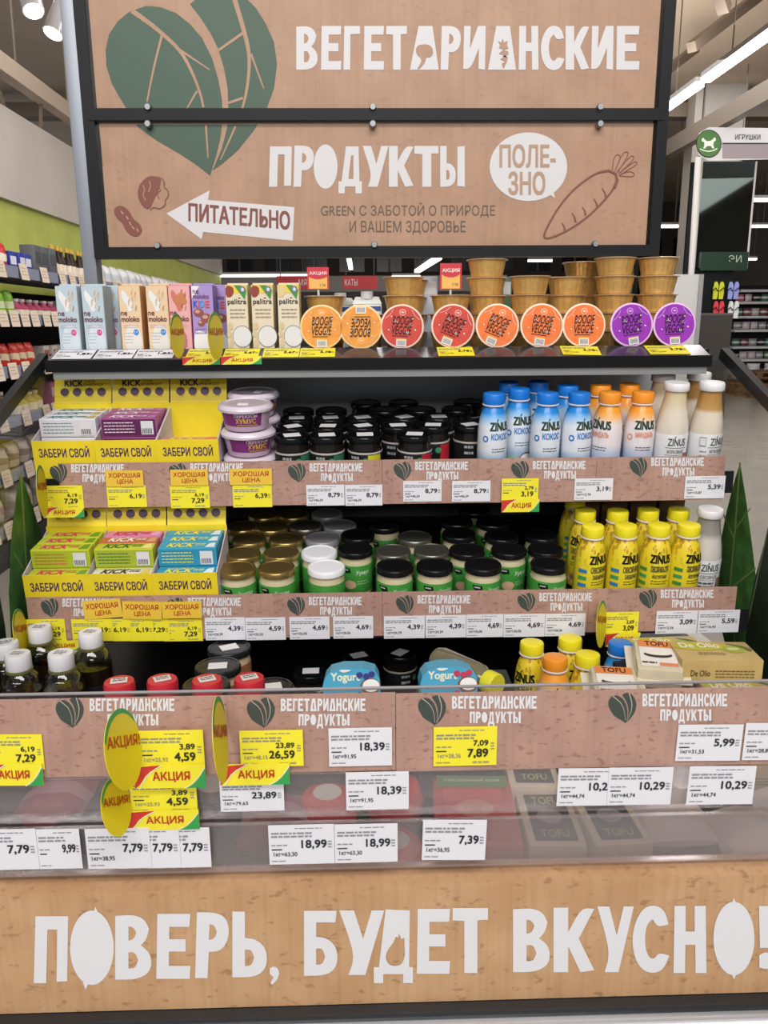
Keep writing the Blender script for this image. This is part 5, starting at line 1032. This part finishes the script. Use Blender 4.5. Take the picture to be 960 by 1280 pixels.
# tofu packs and oil-fish boxes piled at the end of the well
def tofu_small():
    o = thing('tofu_pack', '', 'tofu pack'); w, d, h = .072, .10, .036; mb = MB(); mb.box(-w / 2, w / 2, 0, d, 0, h, M('#cfc5a8', .25, 0, .06, 50, .4), .010); mb.box(-w / 2 - .012, w / 2 + .012, -.004, d + .004, h * .42, h * .48, M('#d8d2c0', .2)); mb.build('tray', o)
    mb = MB(); f = lambda a, b_: (a, b_, h + .0006); g = lambda a, b_: (a, b_, h + .0011); mb.rect(-.028, .010, .028, .092, f, M('#e4e0dc', .4)); mb.rect(-.028, .070, .028, .092, g, M('#d8854a')); mb.text('TOFU', -.018, .074, .018, .088, lambda a, b_: (a, b_, h + .0016), M('#3a2018'), .03); mb.ell(0, .046, .022, .009, g, M('#3a342e'), 20); mb.ell(0, .050, .020, .0065, lambda a, b_: (a, b_, h + .0016), M('#e8e4da'), 18)
    mb.rect(0, .012, .028, .022, g, M('#d8855a')); bars(mb, -.026, -.004, .018, 1, .004, .005, g, M('#5a4a40'), None, 2); o2 = mb.build('label', o); return o
TK = Kind(tofu_small)
def slab(x, Y, w, d, h, lab): return crate(w, d, h, lab, x, Y)
x = at(826, 835, 1.15).x; slab(x, 1.205, .074, .13, .135, 'black crate under the orange label tofu packs, beside the box pile')
TK.place((x - .002, 1.145, DECK + .1385), (R(7), 0, R(-14)), 'orange label tofu pack leaning on top of the pile in full view', 'orange label tofu packs')
x2 = at(772, 850, 1.09).x; slab(x2, 1.125, .08, .10, .125, 'black crate under the front orange label tofu pack'); TK.place((x2, 1.075, DECK + .127), (R(5), 0, R(-10)), 'orange label tofu pack half hidden behind the front rail', 'orange label tofu packs')
def olio():
    o = thing('food_box', '', 'food box'); w, d, h = .125, .075, .037; mb = MB(); mb.box(-w / 2, w / 2, 0, d, 0, h, M('#bfa56c', .4, 0, .08, 30), .0012); f = lambda a, b_: (a, b_, h + .0006); g = lambda a, b_: (a, b_, h + .0012); k_ = lambda a, b_: (a, b_, h + .0018)
    mb.ell(-.018, .054, .042, .017, f, M('#b8b42c'), 26); mb.text('De Olio', -.05, .046, .012, .066, g, M('#e8e6d0'), .04); mb.ell(.032, .042, .018, .014, f, M('#9aa83a'), 18); mb.ell(.03, .042, .010, .006, g, M('#c8cc80'), 14); mb.flat([smooth([(.02, .07), (.06, .05), (.058, .03), (.045, .05)], 1)], g, M('#5a6a34')); bars(mb, -.03, .012, .026, 2, .006, .002, f, M('#7a6438'), None, 6)
    q = lambda a, c: (a, -.0006, c); mb.text('De Olio', -.048, .010, -.018, .020, q, M('#4a3a22'), .01); bars(mb, -.01, .05, .018, 3, .005, .0018, q, M('#6a5432'), None, 7); mb.build('carton', o); return o
OK_ = Kind(olio); ox = at(907, 830, 1.14).x
PN = ["lowest", "second from the bottom", "middle", "second from the top", "topmost"]
for k in range(5): OK_.place((ox + [.014, .010, .016, .024, -.002][k], [1.085, 1.088, 1.083, 1.078, 1.145][k], DECK + .0376 * k), (0, 0, R([-2, 1, -1, -2, -4][k])), f'tan olive box, front pile at the well end, {PN[k]}', 'tan olive boxes')
for k in range(4): OK_.place((ox - .03, 1.26, DECK + .0376 * k), (0, 0, R(2)), f'tan olive box, pile standing behind, {PN[k]}', 'tan olive boxes')
# low goods seen through the clear front
def cheese(c):
    def mk():
        o = thing('wrapped_cheese', '', 'cheese'); mb = MB(); r, h = .042, .062; mb.lathe([(.02, 0), (.035, .004), (r, .02), (r, .04), (.036, .055), (.02, h), (.001, h + .001)], M(c, .22, coat=.5), 28); mb.build('wax', o)
        mb = MB(); mb.lathe([(.001, h + .0012), (.02, h + .0002), (.021, h - .001)], M('#d8d4cc', .4), 20); mb.build('label', o); return o
    return mk
CH = Kind(cheese('#d0161e'))
for x, Y, lab in ((-.085, 1.005, 'red waxed cheese seen between the clear rails, nearest the middle tags'), (.010, 1.03, 'red waxed cheese half hidden behind the 7,39 tag'), (-.088, .90, 'red waxed cheese lying low at the front glass'), (.004, .895, 'red waxed cheese low at the front glass below the 18,99 tags')): CH.place((x, Y, DECK), (R(0), 0, rnd.uniform(0, 3)), lab, 'red waxed cheeses')
def flat_pack(w, d, h, c, labc, lab2, text, tcol):
    def mk():
        o = thing('tofu_pack', '', 'food pack'); mb = MB(); mb.box(-w / 2, w / 2, -d / 2, d / 2, 0, h, M(c, .22, 0, .08, 40, .5), .008); mb.build('pack', o)
        mb = MB(); f = lambda a, b_: (a, b_, h + .0006); g = lambda a, b_: (a, b_, h + .0012); mb.rect(-w * .36, -d * .42, w * .36, d * .42, f, M(labc, .35)); mb.ell(0, 0, w * .22, d * .13, g, M(lab2, .5), 18)
        if text: mb.text(text, -w * .24, d * .22, w * .24, d * .36, g, M(tcol), .03); mb.text(text, -w * .24, -d * .36, w * .24, -d * .24, g, M(tcol), .03)
        mb.build('label', o); return o
    return mk
FP = Kind(flat_pack(.078, .125, .045, '#ddd4ba', '#1c2524', '#8a9290', 'TOFU', '#a8b05a'))
for x, Y, ro, lab in ((.219, .96, -2, 'cream tofu pack with a black label behind the clear rails, beside the red pack'), (.301, .96, 2, 'cream tofu pack with a black label, second behind the clear rails'), (.22, 1.095, -3, 'cream tofu pack with a black label further back above the lower rail')): FP.place((x, Y, DECK), (0, 0, R(ro)), lab, 'black label tofu packs')
RP = Kind(flat_pack(.115, .16, .05, '#c83a34', '#d03a38', '#dc8874', None, None)); RP.place((.119, .975, DECK), (0, 0, R(-3)), 'red food pack with a green top lying behind the 7,39 tag', None)
mb = MB(); mb.box(-.05, .05, -.012, .012, 0, .004, M('#5a8a42', .4)); mb.text('САЕДОБНЫЙ ДОМ', -.04, -.004, .04, .004, lambda a, b_: (a, b_, .0045), M('#e0e8d8'), .02); o = mb.build('label', RP.o, (0, .062, .0512)); o['label'] = 'green top label'
LIE = Matrix(((0, 1, 0), (0, 0, 1), (1, 0, 0))).to_euler()
KW = Kind(lambda: tag(bag_mesh('#ded2cc', .10, .06, .12, 61, '#d8d4d4').build('film_pack'), '', 'food pack'))
for x, Y, lab in ((.475, .905, 'pale film wrapped pack at the end of the clear rails'), (.385, .96, 'pinkish film wrapped pack low at the front glass'), (.565, .955, 'film wrapped pack at the far end of the well')): KW.place((x, Y - .05, DECK + .035), LIE, lab, 'film wrapped packs')
Kind(lambda: tag(bag_mesh('#e2dee0', .10, .055, .13, 64, '#c8283c').build('film_pack'), '', 'food pack')).place((.462, 1.03, DECK + .035), LIE, 'silvery film wrapped pack with a red band behind the last 10,29 tag', 'film wrapped packs')
KD = Kind(lambda: tag(bag_mesh('#2c2628', .11, .06, .13, 62, '#3e3a42').build('dark_pack'), '', 'food pack'))
for i, (x, Y) in enumerate(((-.40, .93), (-.28, .935), (-.55, .93))): KD.place((x, Y - .06, DECK + .035), LIE, f'dark vacuum pack lying behind the clear rails, {ORD[i]} of its pile', 'dark vacuum packs')
KP2 = Kind(lambda: tag(bag_mesh('#8a3040', .10, .05, .12, 63, '#a87a80').build('dark_pack'), '', 'food pack'))
for i, (x, Y) in enumerate(((-.155, .975), (-.655 + .18, 1.04))): KP2.place((x, Y - .06, DECK + .035), LIE, f'dark red vacuum pack behind the clear rails, {ORD[i]} from the aisle side', 'dark red packs')
# ================================================================ SHELF-EDGE STRIPS
TY_, TW_ = '#ebdf30', '#dcdce2'
def heart_logo(mb, hx, hy, hw, Y):
    k = hw / 857.0; f = front(Y - .0005); g = front(Y - .0009); q = lambda p_: (hx + (p_[0] - 476) * k, hy + (p_[1] - 415) * k)
    for L in (LEAF_L, LEAF_R): mb.flat([[q(p_) for p_ in L]], f, HEART)
    for v, w_ in VEINS:
        if w_[0] > 20: mb.ribbon([q(p_) for p_ in smooth(v, 1, False)], (w_[0] * k * 1.2, w_[1] * k * 2), g, VEIN)
def strip(x0, x1, Y, za, zb_, hearts, big, lab):
    mb = MB(); mb.box(x0, x1, Y, Y + .001, za, zb_, KR_STRIP); f = front(Y - .0005)
    for hx, hy in hearts:
        if big: heart_logo(mb, hx, hy, 35, Y); put_word(mb, 'ВЕГЕТАРИАНСКИЕ', hx + 25, hy - 2, hx + 131, hy - 18, f, LET); put_word(mb, 'ПРОДУКТЫ', hx + 47, hy + 16, hx + 111, hy + 1.5, f, LET)
        else: heart_logo(mb, hx, hy, 22, Y); put_word(mb, 'ВЕГЕТАРИАНСКИЕ', hx + 16, hy - 1.5, hx + 82, hy - 12, f, LET); put_word(mb, 'ПРОДУКТЫ', hx + 30, hy + 10.5, hx + 70, hy + .5, f, LET)
    return tag(mb.build('shelf_strip'), lab, 'shelf strip', 'brown shelf edge strips')
def sx(px, py, Y): return at(px, py, Y).x
Ya, Yb, Yc = Y1 - .001, Y2 - .001, Y3 - .001
strip(sx(74, 600, Ya), sx(478, 600, Ya) - .0006, Ya, 1.122, 1.206, [(73, 592), (222, 591), (371, 591)], 0, 'brown printed strip along the upper shelf edge below the yellow boxes and dark jars')
strip(sx(478, 600, Ya), sx(745, 600, Ya) - .0006, Ya, 1.122, 1.206, [(503, 589), (650, 588)], 0, 'brown printed strip on the upper shelf edge below the blue capped bottles')
strip(sx(745, 600, Ya), sx(905, 600, Ya), Ya, 1.122, 1.206, [(798, 584)], 0, 'brown printed strip at the end of the upper shelf edge below the milky glass bottles')
strip(sx(35, 770, Yb), sx(478, 770, Yb) - .0006, Yb, .903, .986, [(62, 760), (219, 759), (370, 758)], 0, 'brown printed strip along the lower shelf edge below the yellow boxes and gold lids')
strip(sx(478, 770, Yb), sx(735, 770, Yb) - .0006, Yb, .903, .986, [(506, 756), (658, 753)], 0, 'brown printed strip on the lower shelf edge below the black lidded jars')
strip(sx(735, 770, Yb), sx(918, 770, Yb), Yb, .903, .986, [(810, 749)], 0, 'brown printed strip at the end of the lower shelf edge below the yellow bottles')
strip(-.60, sx(495, 910, Yc) - .0006, Yc, .968, 1.0615, [(87, 891), (326, 891)], 1, 'large brown printed strip along the front glass on the side of the dark bottles')
strip(sx(495, 910, Yc), .62, Yc, .966, 1.060, [(540, 888), (778, 885)], 1, 'large brown printed strip along the front glass on the side of the tofu packs')
# ================================================================ PRICE TAGS
REDC, GRNC = M('#c8342a', .45), M('#2f9a4c', .45)
def paper(mb, w, h, col, prices, unit=None, only=None):
    mb.box(-w / 2, w / 2, 0, .0005, -h / 2, h / 2, M(col, .45)); f = lambda a, c: (a, -.0003, c); gr = M('#8c8a78' if col == TY_ else '#8a8a90', .6); ik = M('#33332c' if col == TY_ else '#2e2e34', .6)
    bars(mb, -w * .10, w * .32, h * .40, 1, .01, h * .025, f, gr, None, 1); bars(mb, -w * .46, w * .16, h * .27, 2, h * .08, h * .045, f, gr, None, 2)
    bars(mb, -w * .46, -w * .22, -h * .02, 1, .01, h * .03, f, gr, None, 3); mb.rect(-w * .46, -h * .13, -w * .30, -h * .10, f, ik); bars(mb, -w * .46, -w * .22, -h * .42, 1, .01, h * .025, f, gr, None, 5)
    bars(mb, w * .40, w * .46, h * .06, 3, h * .07, h * .03, f, gr, None, 6)
    if unit: mb.text('1кг=' + unit, -w * .43, -h * .30, -w * .07, -h * .18, f, gr if len(prices) > 1 else ik, .025)
    if len(prices) == 1:
        t = prices[0]; mb.text(t, w * .38 - w * .076 * len(t), -h * .11, w * .38, h * .12, f, ik, .05)
    elif len(prices) == 2:
        t = prices[0]; mb.text(t, w * .36 - w * .058 * len(t), h * .0, w * .36, h * .16, f, ik, .05); t = prices[1]; mb.text(t, w * .36 - w * .080 * len(t), -h * .30, w * .36, -h * .06, f, ik, .055); bars(mb, w * .12, w * .38, -h * .42, 1, .01, h * .035, f, gr, None, 7)
def geo(px0, px1, py0, py1, Y):
    a, c = at(px0, (py0 + py1) / 2, Y), at(px1, (py0 + py1) / 2, Y); t, d = at((px0 + px1) / 2, py0, Y), at((px0 + px1) / 2, py1, Y)
    return Vector(((a.x + c.x) / 2, Y, (t.z + d.z) / 2)), c.x - a.x, t.z - d.z
def ptag(px0, px1, py0, py1, Y, col, prices, lab, grp, unit=None, ry=0):
    c, w, h = geo(px0, px1, py0, py1, Y); mb = MB(); paper(mb, w, h, col, prices, unit)
    return tag(mb.build('price_tag', loc=c, rot=(0, R(ry), 0)), lab, 'price tag', grp)
def promo_strip(mb, w, h, f, g, k_):
    mb.rect(-w / 2, -h / 2, w / 2, h / 2, f, M(TY_, .45))
    mb.flat([smooth([(-w / 2, -h / 2), (-w / 2, -h / 2), (-w / 2, h * .42), (-w / 2, h * .42), (-w * .12, h / 2), (-w * .12, h / 2), (-w * .32, h * .15), (-w * .42, -h * .3)], 1)], g, REDC)
    mb.ribbon(smooth([(-w * .11, h / 2), (-w * .30, h * .15), (-w * .40, -h * .3), (-w * .44, -h / 2)], 1, False), h * .035, k_, M('#e8e6e0'))
    mb.flat([smooth([(w / 2, -h / 2), (w / 2, -h / 2), (w / 2, h * .35), (w / 2, h * .35), (w * .42, -h * .05), (w * .30, -h * .4), (w * .22, -h / 2), (w * .22, -h / 2)], 1)], g, GRNC)
    mb.ribbon(smooth([(w / 2, h * .38), (w * .41, 0), (w * .29, -h * .36), (w * .2, -h / 2)], 1, False), h * .035, k_, M('#e8e6e0'))
    mb.text('АКЦИЯ', -w * .24, -h * .22, w * .28, h * .22, k_, M('#b8301c', .5), .035)
def flag(t, c0, cx, cy_, rx, ry, Yp):
    """round flag bent out from the tag towards the aisle; its outer edge comes forward"""
    d = ray(cx, cy_); d.normalize(); tc = -d; rg = d.cross(Vector((0, 0, 1))).normalized(); upv = rg.cross(d).normalized(); co = min(.98, rx / ry); si = math.sqrt(1 - co * co)
    u = rg * co - tc * si; n = tc * co + rg * si; Yq = Yp
    for _ in range(5):
        r = (at(cx, cy_ - ry, Yq) - at(cx, cy_ + ry, Yq)).dot(upv) / 2; Yq = Yp - .003 - r * max(0, u.y)
    c = at(cx, cy_, Yq); mb = MB(); f = lambda a, b_: (a, -.0004, b_)
    mb.lathe([(r, 0), (r, .0006)], M('#e0cf1c', .45), 40, ax='y')
    mb.flat([[(r * math.cos(k * .1), r * math.sin(k * .1)) for k in range(8, 30)] + [(r * math.cos(k * .1) * .98 + .06 * r, r * math.sin(k * .1) * .98 - .10 * r) for k in range(29, 7, -1)]], f, GRNC)
    mb.text('АКЦИЯ!', -r * .86, r * .0, r * .9, r * .32, f, M('#b83a1c', .5), .05)
    o = mb.build('round_flag', t, loc=c - c0); o.rotation_euler = Matrix((u, -n, upv)).transposed().to_euler(); o['label'] = 'round yellow side flag'
def promo(pap, st, fl, Y, prices, lab, unit=None, grp='yellow promotion tags', col=TY_, ry=0):
    c, w, h = geo(*pap, Y); t = thing('promotion_tag', lab, 'price tag', c, (0, R(ry), 0), grp)
    mb = MB(); paper(mb, w, h, col, prices, unit); mb.build('paper', t)
    c2, w2, h2 = geo(*st, Y - .003); mb = MB(); mb.box(-w2 / 2, w2 / 2, 0, .0006, -h2 / 2, h2 / 2, M(TY_, .45)); promo_strip(mb, w2, h2, lambda a, b_: (a, -.0003, b_), lambda a, b_: (a, -.0006, b_), lambda a, b_: (a, -.0010, b_)); mb.build('promotion_strip', t, loc=c2 - c)
    if fl: flag(t, c, *fl, Y)
    return t
def header(px0, px1, py0, py1, Y, lab, ry=0):
    c, w, h = geo(px0, px1, py0, py1, Y); mb = MB(); mb.box(-w / 2, w / 2, 0, .0008, -h / 2, h / 2, M('#e3bd3e', .45)); f = lambda a, b_: (a, -.0004, b_); tc = M('#b04420', .5)
    mb.text('ХОРОШАЯ', -w * .42, h * .05, w * .42, h * .34, f, tc, .04); mb.text('ЦЕНА', -w * .20, -h * .36, w * .22, -h * .06, f, tc, .04)
    return tag(mb.build('promotion_card', loc=c, rot=(0, R(ry), 0)), lab, 'promotion card', 'small ХОРОШАЯ ЦЕНА cards')
T1, T2, T3 = Ya - .002, Yb - .002, Yc - .002
gu, gl_, g3 = 'tags on the upper shelf edge', 'tags on the lower shelf edge', 'tags on the front glass'
# upper shelf edge
promo((52, 104, 607, 636, ), (54, 105, 634, 647), (53, 614, 6, 33), T1, ('6,19', '7,29'), 'yellow promotion tag reading 7,29 at the aisle end of the upper shelf edge')
ptag(134, 183, 607, 634, T1, TY_, ('6,19',), 'yellow price tag reading 6,19 under the first small card of the upper edge', gu); ptag(213, 262, 607, 635, T1, TY_, ('6,19', '7,29'), 'yellow price tag reading 6,19 and 7,29 under the second small upper card', gu); ptag(291, 340, 606, 634, T1, TY_, ('6,39',), 'yellow price tag reading 6,39 below the purple tubs', gu)
header(132, 179, 588, 608, T1 - .002, 'small yellow ХОРОШАЯ ЦЕНА card on the upper edge, first from the aisle side'); header(213, 260, 587, 607, T1 - .002, 'small yellow ХОРОШАЯ ЦЕНА card on the upper edge above the 7,29 tag'); header(287, 340, 586, 606, T1 - .002, 'small yellow ХОРОШАЯ ЦЕНА card on the upper edge below the purple tubs')
for i, (a, b_) in enumerate(((383, 430.5), (431.5, 478))): ptag(a, b_, 606, 632, T1, TW_, ('8,79',), f'white price tag reading 8,79 below the dark jars, {ORD[i]} of the joined pair', gu, '96,59')
for i, (a, b_) in enumerate(((504, 552), (565, 613))): ptag(a, b_, 601, 627, T1, TW_, ('8,79',), f'white price tag reading 8,79 {["before", "after"][i]} the gap beside the pale promotion tag', gu, '96,59')
promo((627, 673, 598, 627), (627, 674, 624, 640), None, T1 - .004, ('2,79', '3,19'), 'pale yellow promotion tag reading 3,19 below the blue capped bottles')
ptag(718, 766, 598, 625, T1, TW_, ('3,19',), 'white price tag reading 3,19 below the orange capped bottles', gu, '12,76'); ptag(856, 906, 595, 623, T1, TW_, ('5,39',), 'white price tag reading 5,39 below the milky glass bottles', gu, '15,87')
# lower shelf edge
promo((34, 82, 774, 802), (50, 106, 801, 813), (26, 791, 8.5, 31), T2, ('6,19', '7,29'), 'yellow promotion tag reading 7,29 at the aisle end of the lower shelf edge')
for i, (a, b_, pr) in enumerate(((90, 141, ('6,19',)), (113, 164, ('6,19',)), (141, 192, ('6,19',)), (162, 212, ('7,29',)), (204, 253, ('6,19', '7,29')))): ptag(a, b_, 774, 801.5, T2 - .0042 + .0009 * i, TY_, pr, f'yellow price tag reading {pr[-1]}, joined row on the lower edge, {ORD[i]} of five', gl_)
for i, (a, b_, y0, y1, ry) in enumerate(((104, 152, 750, 773, -4), (153, 202, 752, 774, 2), (202.5, 252, 752, 773, 0))): header(a, b_, y0, y1, T2 - .0055, f'small yellow ХОРОШАЯ ЦЕНА card on the lower edge, {ORD[i]} of three', ry)
for a, b_, y0, y1, pr, u, lab in ((256.5, 306.5, 772, 800, '4,39', '24,39', 'white price tag reading 4,39 under the first gold lid'), (307, 357, 772, 800, '4,59', '25,50', 'white price tag reading 4,59 under the second gold lid'), (362, 412, 771, 799, '4,69', '26,06', 'white price tag reading 4,69 under the white lids'), (416.5, 466.5, 770.5, 798, '4,69', '26,06', 'white price tag reading 4,69 beside the seam of the lower edge strip'),
        (480, 531, 770, 798, '4,39', '24,39', 'white price tag reading 4,39 just past the strip seam'), (532, 582.5, 769, 797, '4,39', '24,39', 'white price tag reading 4,39 under the second black lid'), (583, 629, 768, 796.5, '4,69', '26,06', 'white price tag reading 4,69, first of the joined three under black lids'), (629.5, 681, 767.5, 796, '4,69', '26,06', 'white price tag reading 4,69, middle of the joined three on the lower edge'), (681.5, 731.5, 767, 795, '4,69', '26,06', 'white price tag reading 4,69, last of the joined three on the lower edge'),
        (820, 871.5, 763.5, 792, '3,09', '12,36', 'white price tag reading 3,09 under the yellow bottles'), (872.5, 924, 762.5, 790.5, '5,59', '16,43', 'white price tag reading 5,59 at the far end of the lower edge')): ptag(a, b_, y0, y1, T2, TW_, (pr,), lab, gl_, u)
promo((757, 798, 765, 795), (757, 800, 791, 808), (752, 780, 6, 30), T2 - .003, ('2,69', '3,09'), 'yellow promotion tag reading 3,09 with a side flag below the yellow bottles')
# front glass, top row
promo((-20, 54, 918, 962), (-20, 54, 955, 982), None, T3, ('6,19', '7,29'), 'yellow promotion tag reading 7,29 cut by the edge below the dark bottles', None, 'yellow promotion tags', TY_, 1)
promo((174, 255, 913, 962), (168, 257, 956, 985), (155, 936, 23, 52), T3 - .004, ('3,89', '4,59'), 'yellow promotion tag reading 4,59 with the big upper side flag', '25,93')
promo((163, 246, 973, 1016), (160, 249, 1013, 1037), (146, 1008, 19, 38), T3, ('3,89', '4,59'), 'yellow promotion tag reading 4,59 hanging lower behind the first one', '25,93')
promo((300, 379, 913, 958), (275, 362, 955, 981), (276, 924, 9.5, 55), T3 - .002, ('23,89', '26,59'), 'yellow promotion tag reading 26,59 beside a narrow side flag', '48,15')
ptag(275, 355, 975, 1014, T3 + .0005, TW_, ('23,89',), 'white price tag reading 23,89 half under the 26,59 promotion', g3, '79,63')
ptag(411, 490, 910, 957.5, T3, TW_, ('18,39',), 'white price tag reading 18,39 on the brown front strip', g3, '91,95'); ptag(542, 621, 908.5, 957, T3, TY_, ('7,09', '7,89'), 'yellow price tag reading 7,89 on the brown front strip', g3, '28,36'); ptag(846, 927, 906, 951, T3, TW_, ('5,99',), 'white price tag reading 5,99 on the brown front strip', g3, '31,53', 1); ptag(930, 1010, 904, 950, T3, TW_, ('5,49',), 'white price tag cut by the picture edge on the brown front strip', g3, '28,89', 1)
Tr = Y3 - .004
ptag(432.5, 511, 965, 1012, Tr, TW_, ('18,39',), 'white price tag reading 18,39 on the upper clear rail', g3, '91,95'); ptag(697, 776, 960.5, 1007, Tr, TW_, ('10,29',), 'white price tag reading 10,29 overlapped by the next one on the upper clear rail', g3, '44,74', .8); ptag(760, 840, 959.5, 1006, Tr - .0009, TW_, ('10,29',), 'white price tag reading 10,29 overlapping its neighbour on the upper clear rail', g3, '44,74', .8); ptag(860, 943, 958, 1005.5, Tr, TW_, ('10,29',), 'white price tag reading 10,29 standing alone on the upper clear rail', g3, '44,74', .8)
ptag(-40, 47, 1037, 1087.5, Tr, TW_, ('7,79',), 'white price tag reading 7,79 cut by the picture edge on the lower clear rail', g3, '38,95'); ptag(47.3, 101, 1036.5, 1086, Tr, TW_, ('9,99',), 'white price tag reading 9,99 on the lower clear rail', g3)
for i, (a, b_) in enumerate(((108, 188), (146, 225), (183, 263))): ptag(a, b_, 1035.5 - .2 * i, 1085.5 - .4 * i, Tr - .0027 + .0009 * i, TW_, ('7,79',), f'white price tag reading 7,79, {ORD[i]} of three overlapping on the lower clear rail', g3, '38,95' if i == 0 else None)
ptag(336, 418, 1031, 1080, Tr, TW_, ('18,99',), 'white price tag reading 18,99, first of the pair on the lower clear rail', g3, '63,30'); ptag(418.5, 497, 1030, 1078, Tr, TW_, ('18,99',), 'white price tag reading 18,99, second of the pair on the lower clear rail', g3, '63,30'); ptag(528, 607.5, 1025, 1075, Tr - .002, TW_, ('7,39',), 'white price tag reading 7,39 over the red pack on the lower clear rail', g3, '36,95', 1.5)
# tags lying on the sloped lip of the top shelf
LT = math.atan2(.019, .055)
def lip_tag(px0, px1, py, col, pr, lab, spin=0, unit='12,36'):
    a, c = at(px0, py, 1.582), at(px1, py, 1.582); w = c.x - a.x; mb = MB(); paper(mb, w, .046, col, (pr,), unit)
    e = (Matrix.Rotation(LT - math.pi / 2, 3, 'X') @ Matrix.Rotation(R(spin), 3, 'Y')).to_euler()
    return tag(mb.build('price_tag', loc=((a.x + c.x) / 2, 1.583 - .0, 1.3980), rot=e), lab, 'price tag', 'tags on the sloped lip of the top shelf')
for px0, px1, py, col, pr, lab, spin in ((69, 117, 443, TW_, '1,83', 'white price tag lying on the top lip below the first pale blue carton', 0), (120, 168, 443, TW_, '1,83', 'white price tag lying on the top lip below the gap between cartons', 0), (170, 218, 443, TW_, '1,83', 'white price tag lying on the top lip below the beige cartons', 0), (234, 274, 442, TY_, '2,43', 'yellow price tag lying on the top lip below the purple carton', 0), (280, 324, 441, TY_, '5,67', 'yellow price tag lying on the top lip below the brown fruit cartons', 0),
        (329, 374, 441, TY_, '5,67', 'yellow price tag lying on the top lip below the green leaf carton', 0), (375, 419, 441, TY_, '3,78', 'yellow price tag lying on the top lip below the first golden orange lid', 0), (547, 592, 442, TY_, '3,78', 'yellow price tag lying on the top lip below the tilted red lid', 0), (702, 749, 441, TY_, '3,78', 'yellow price tag lying askew on the top lip below the last orange lid', 4), (809, 859, 440, TY_, '3,78', 'yellow price tag lying on the top lip between the purple lids', 0)): lip_tag(px0, px1, py, col, pr, lab, spin)
for i, (st, fl) in enumerate((((228, 275, 446, 456), (222, 420, 9, 28)), ((276, 327, 445, 455.5), (270, 420, 10, 30)))):
    c, w, h = geo(*st, YT - .006); t = thing('promotion_strip', f'yellow АКЦИЯ strip with round flag on the black top edge, {ORD[i]} of two', 'promotion strip', c, group='АКЦИЯ strips on the top edge')
    mb = MB(); mb.box(-w / 2, w / 2, 0, .0006, -h / 2, h / 2, M(TY_, .45)); promo_strip(mb, w, h, lambda a, b_: (a, -.0003, b_), lambda a, b_: (a, -.0006, b_), lambda a, b_: (a, -.0010, b_)); mb.build('strip_card', t); flag(t, c, *fl, YT - .006)
for px, py0, py1, Y, lab, nm in ((397.5, 334, 362, 1.735, 'red and yellow АКЦИЯ card standing above the first foil cups', 0), (563.5, 329, 362, 1.735, 'red and yellow АКЦИЯ card standing behind the tilted red lid', 1)):
    c, w, h = geo(px - 13.5, px + 13.5, py0, py1, Y); t = thing('promotion_card', lab, 'promotion card', (c.x, Y, TZ), group='red promotion cards'); q = c.z - TZ
    mb = MB(); mb.box(-w / 2, w / 2, 0, .001, q - h / 2, q + h / 2, M('#c02838', .45)); f = lambda a, b_: (a, -.0005, q + b_); g = lambda a, b_: (a, -.0009, q + b_)
    mb.rect(-w * .42, -h * .46, w * .42, h * .12, f, M('#dfae58', .5)); mb.flat([smooth([(-w * .42, h * .2), (-w * .42, h * .05), (0, -h * .06), (w * .42, h * .05), (w * .42, h * .2)], 1)], g, M('#c02838')); mb.text('АКЦИЯ', -w * .40, h * .14, w * .40, h * .30, lambda a, b_: (a, -.0014, q + b_), M('#e8dcd8'), .04); mb.text('7,78', w * .06, -h * .38, w * .34, -h * .26, g, M('#5a3a20')); mb.build('card', t)
    mb = MB(); mb.tube([(0, .003, 0), (0, .003, q - h / 2 + .004)], .0025, M('#c8ccd0', .2), 8); mb.lathe([(.018, 0), (.018, .002), (.003, .004)], M('#c8ccd0', .2), 20, (0, .003, 0)); mb.build('stand', t)
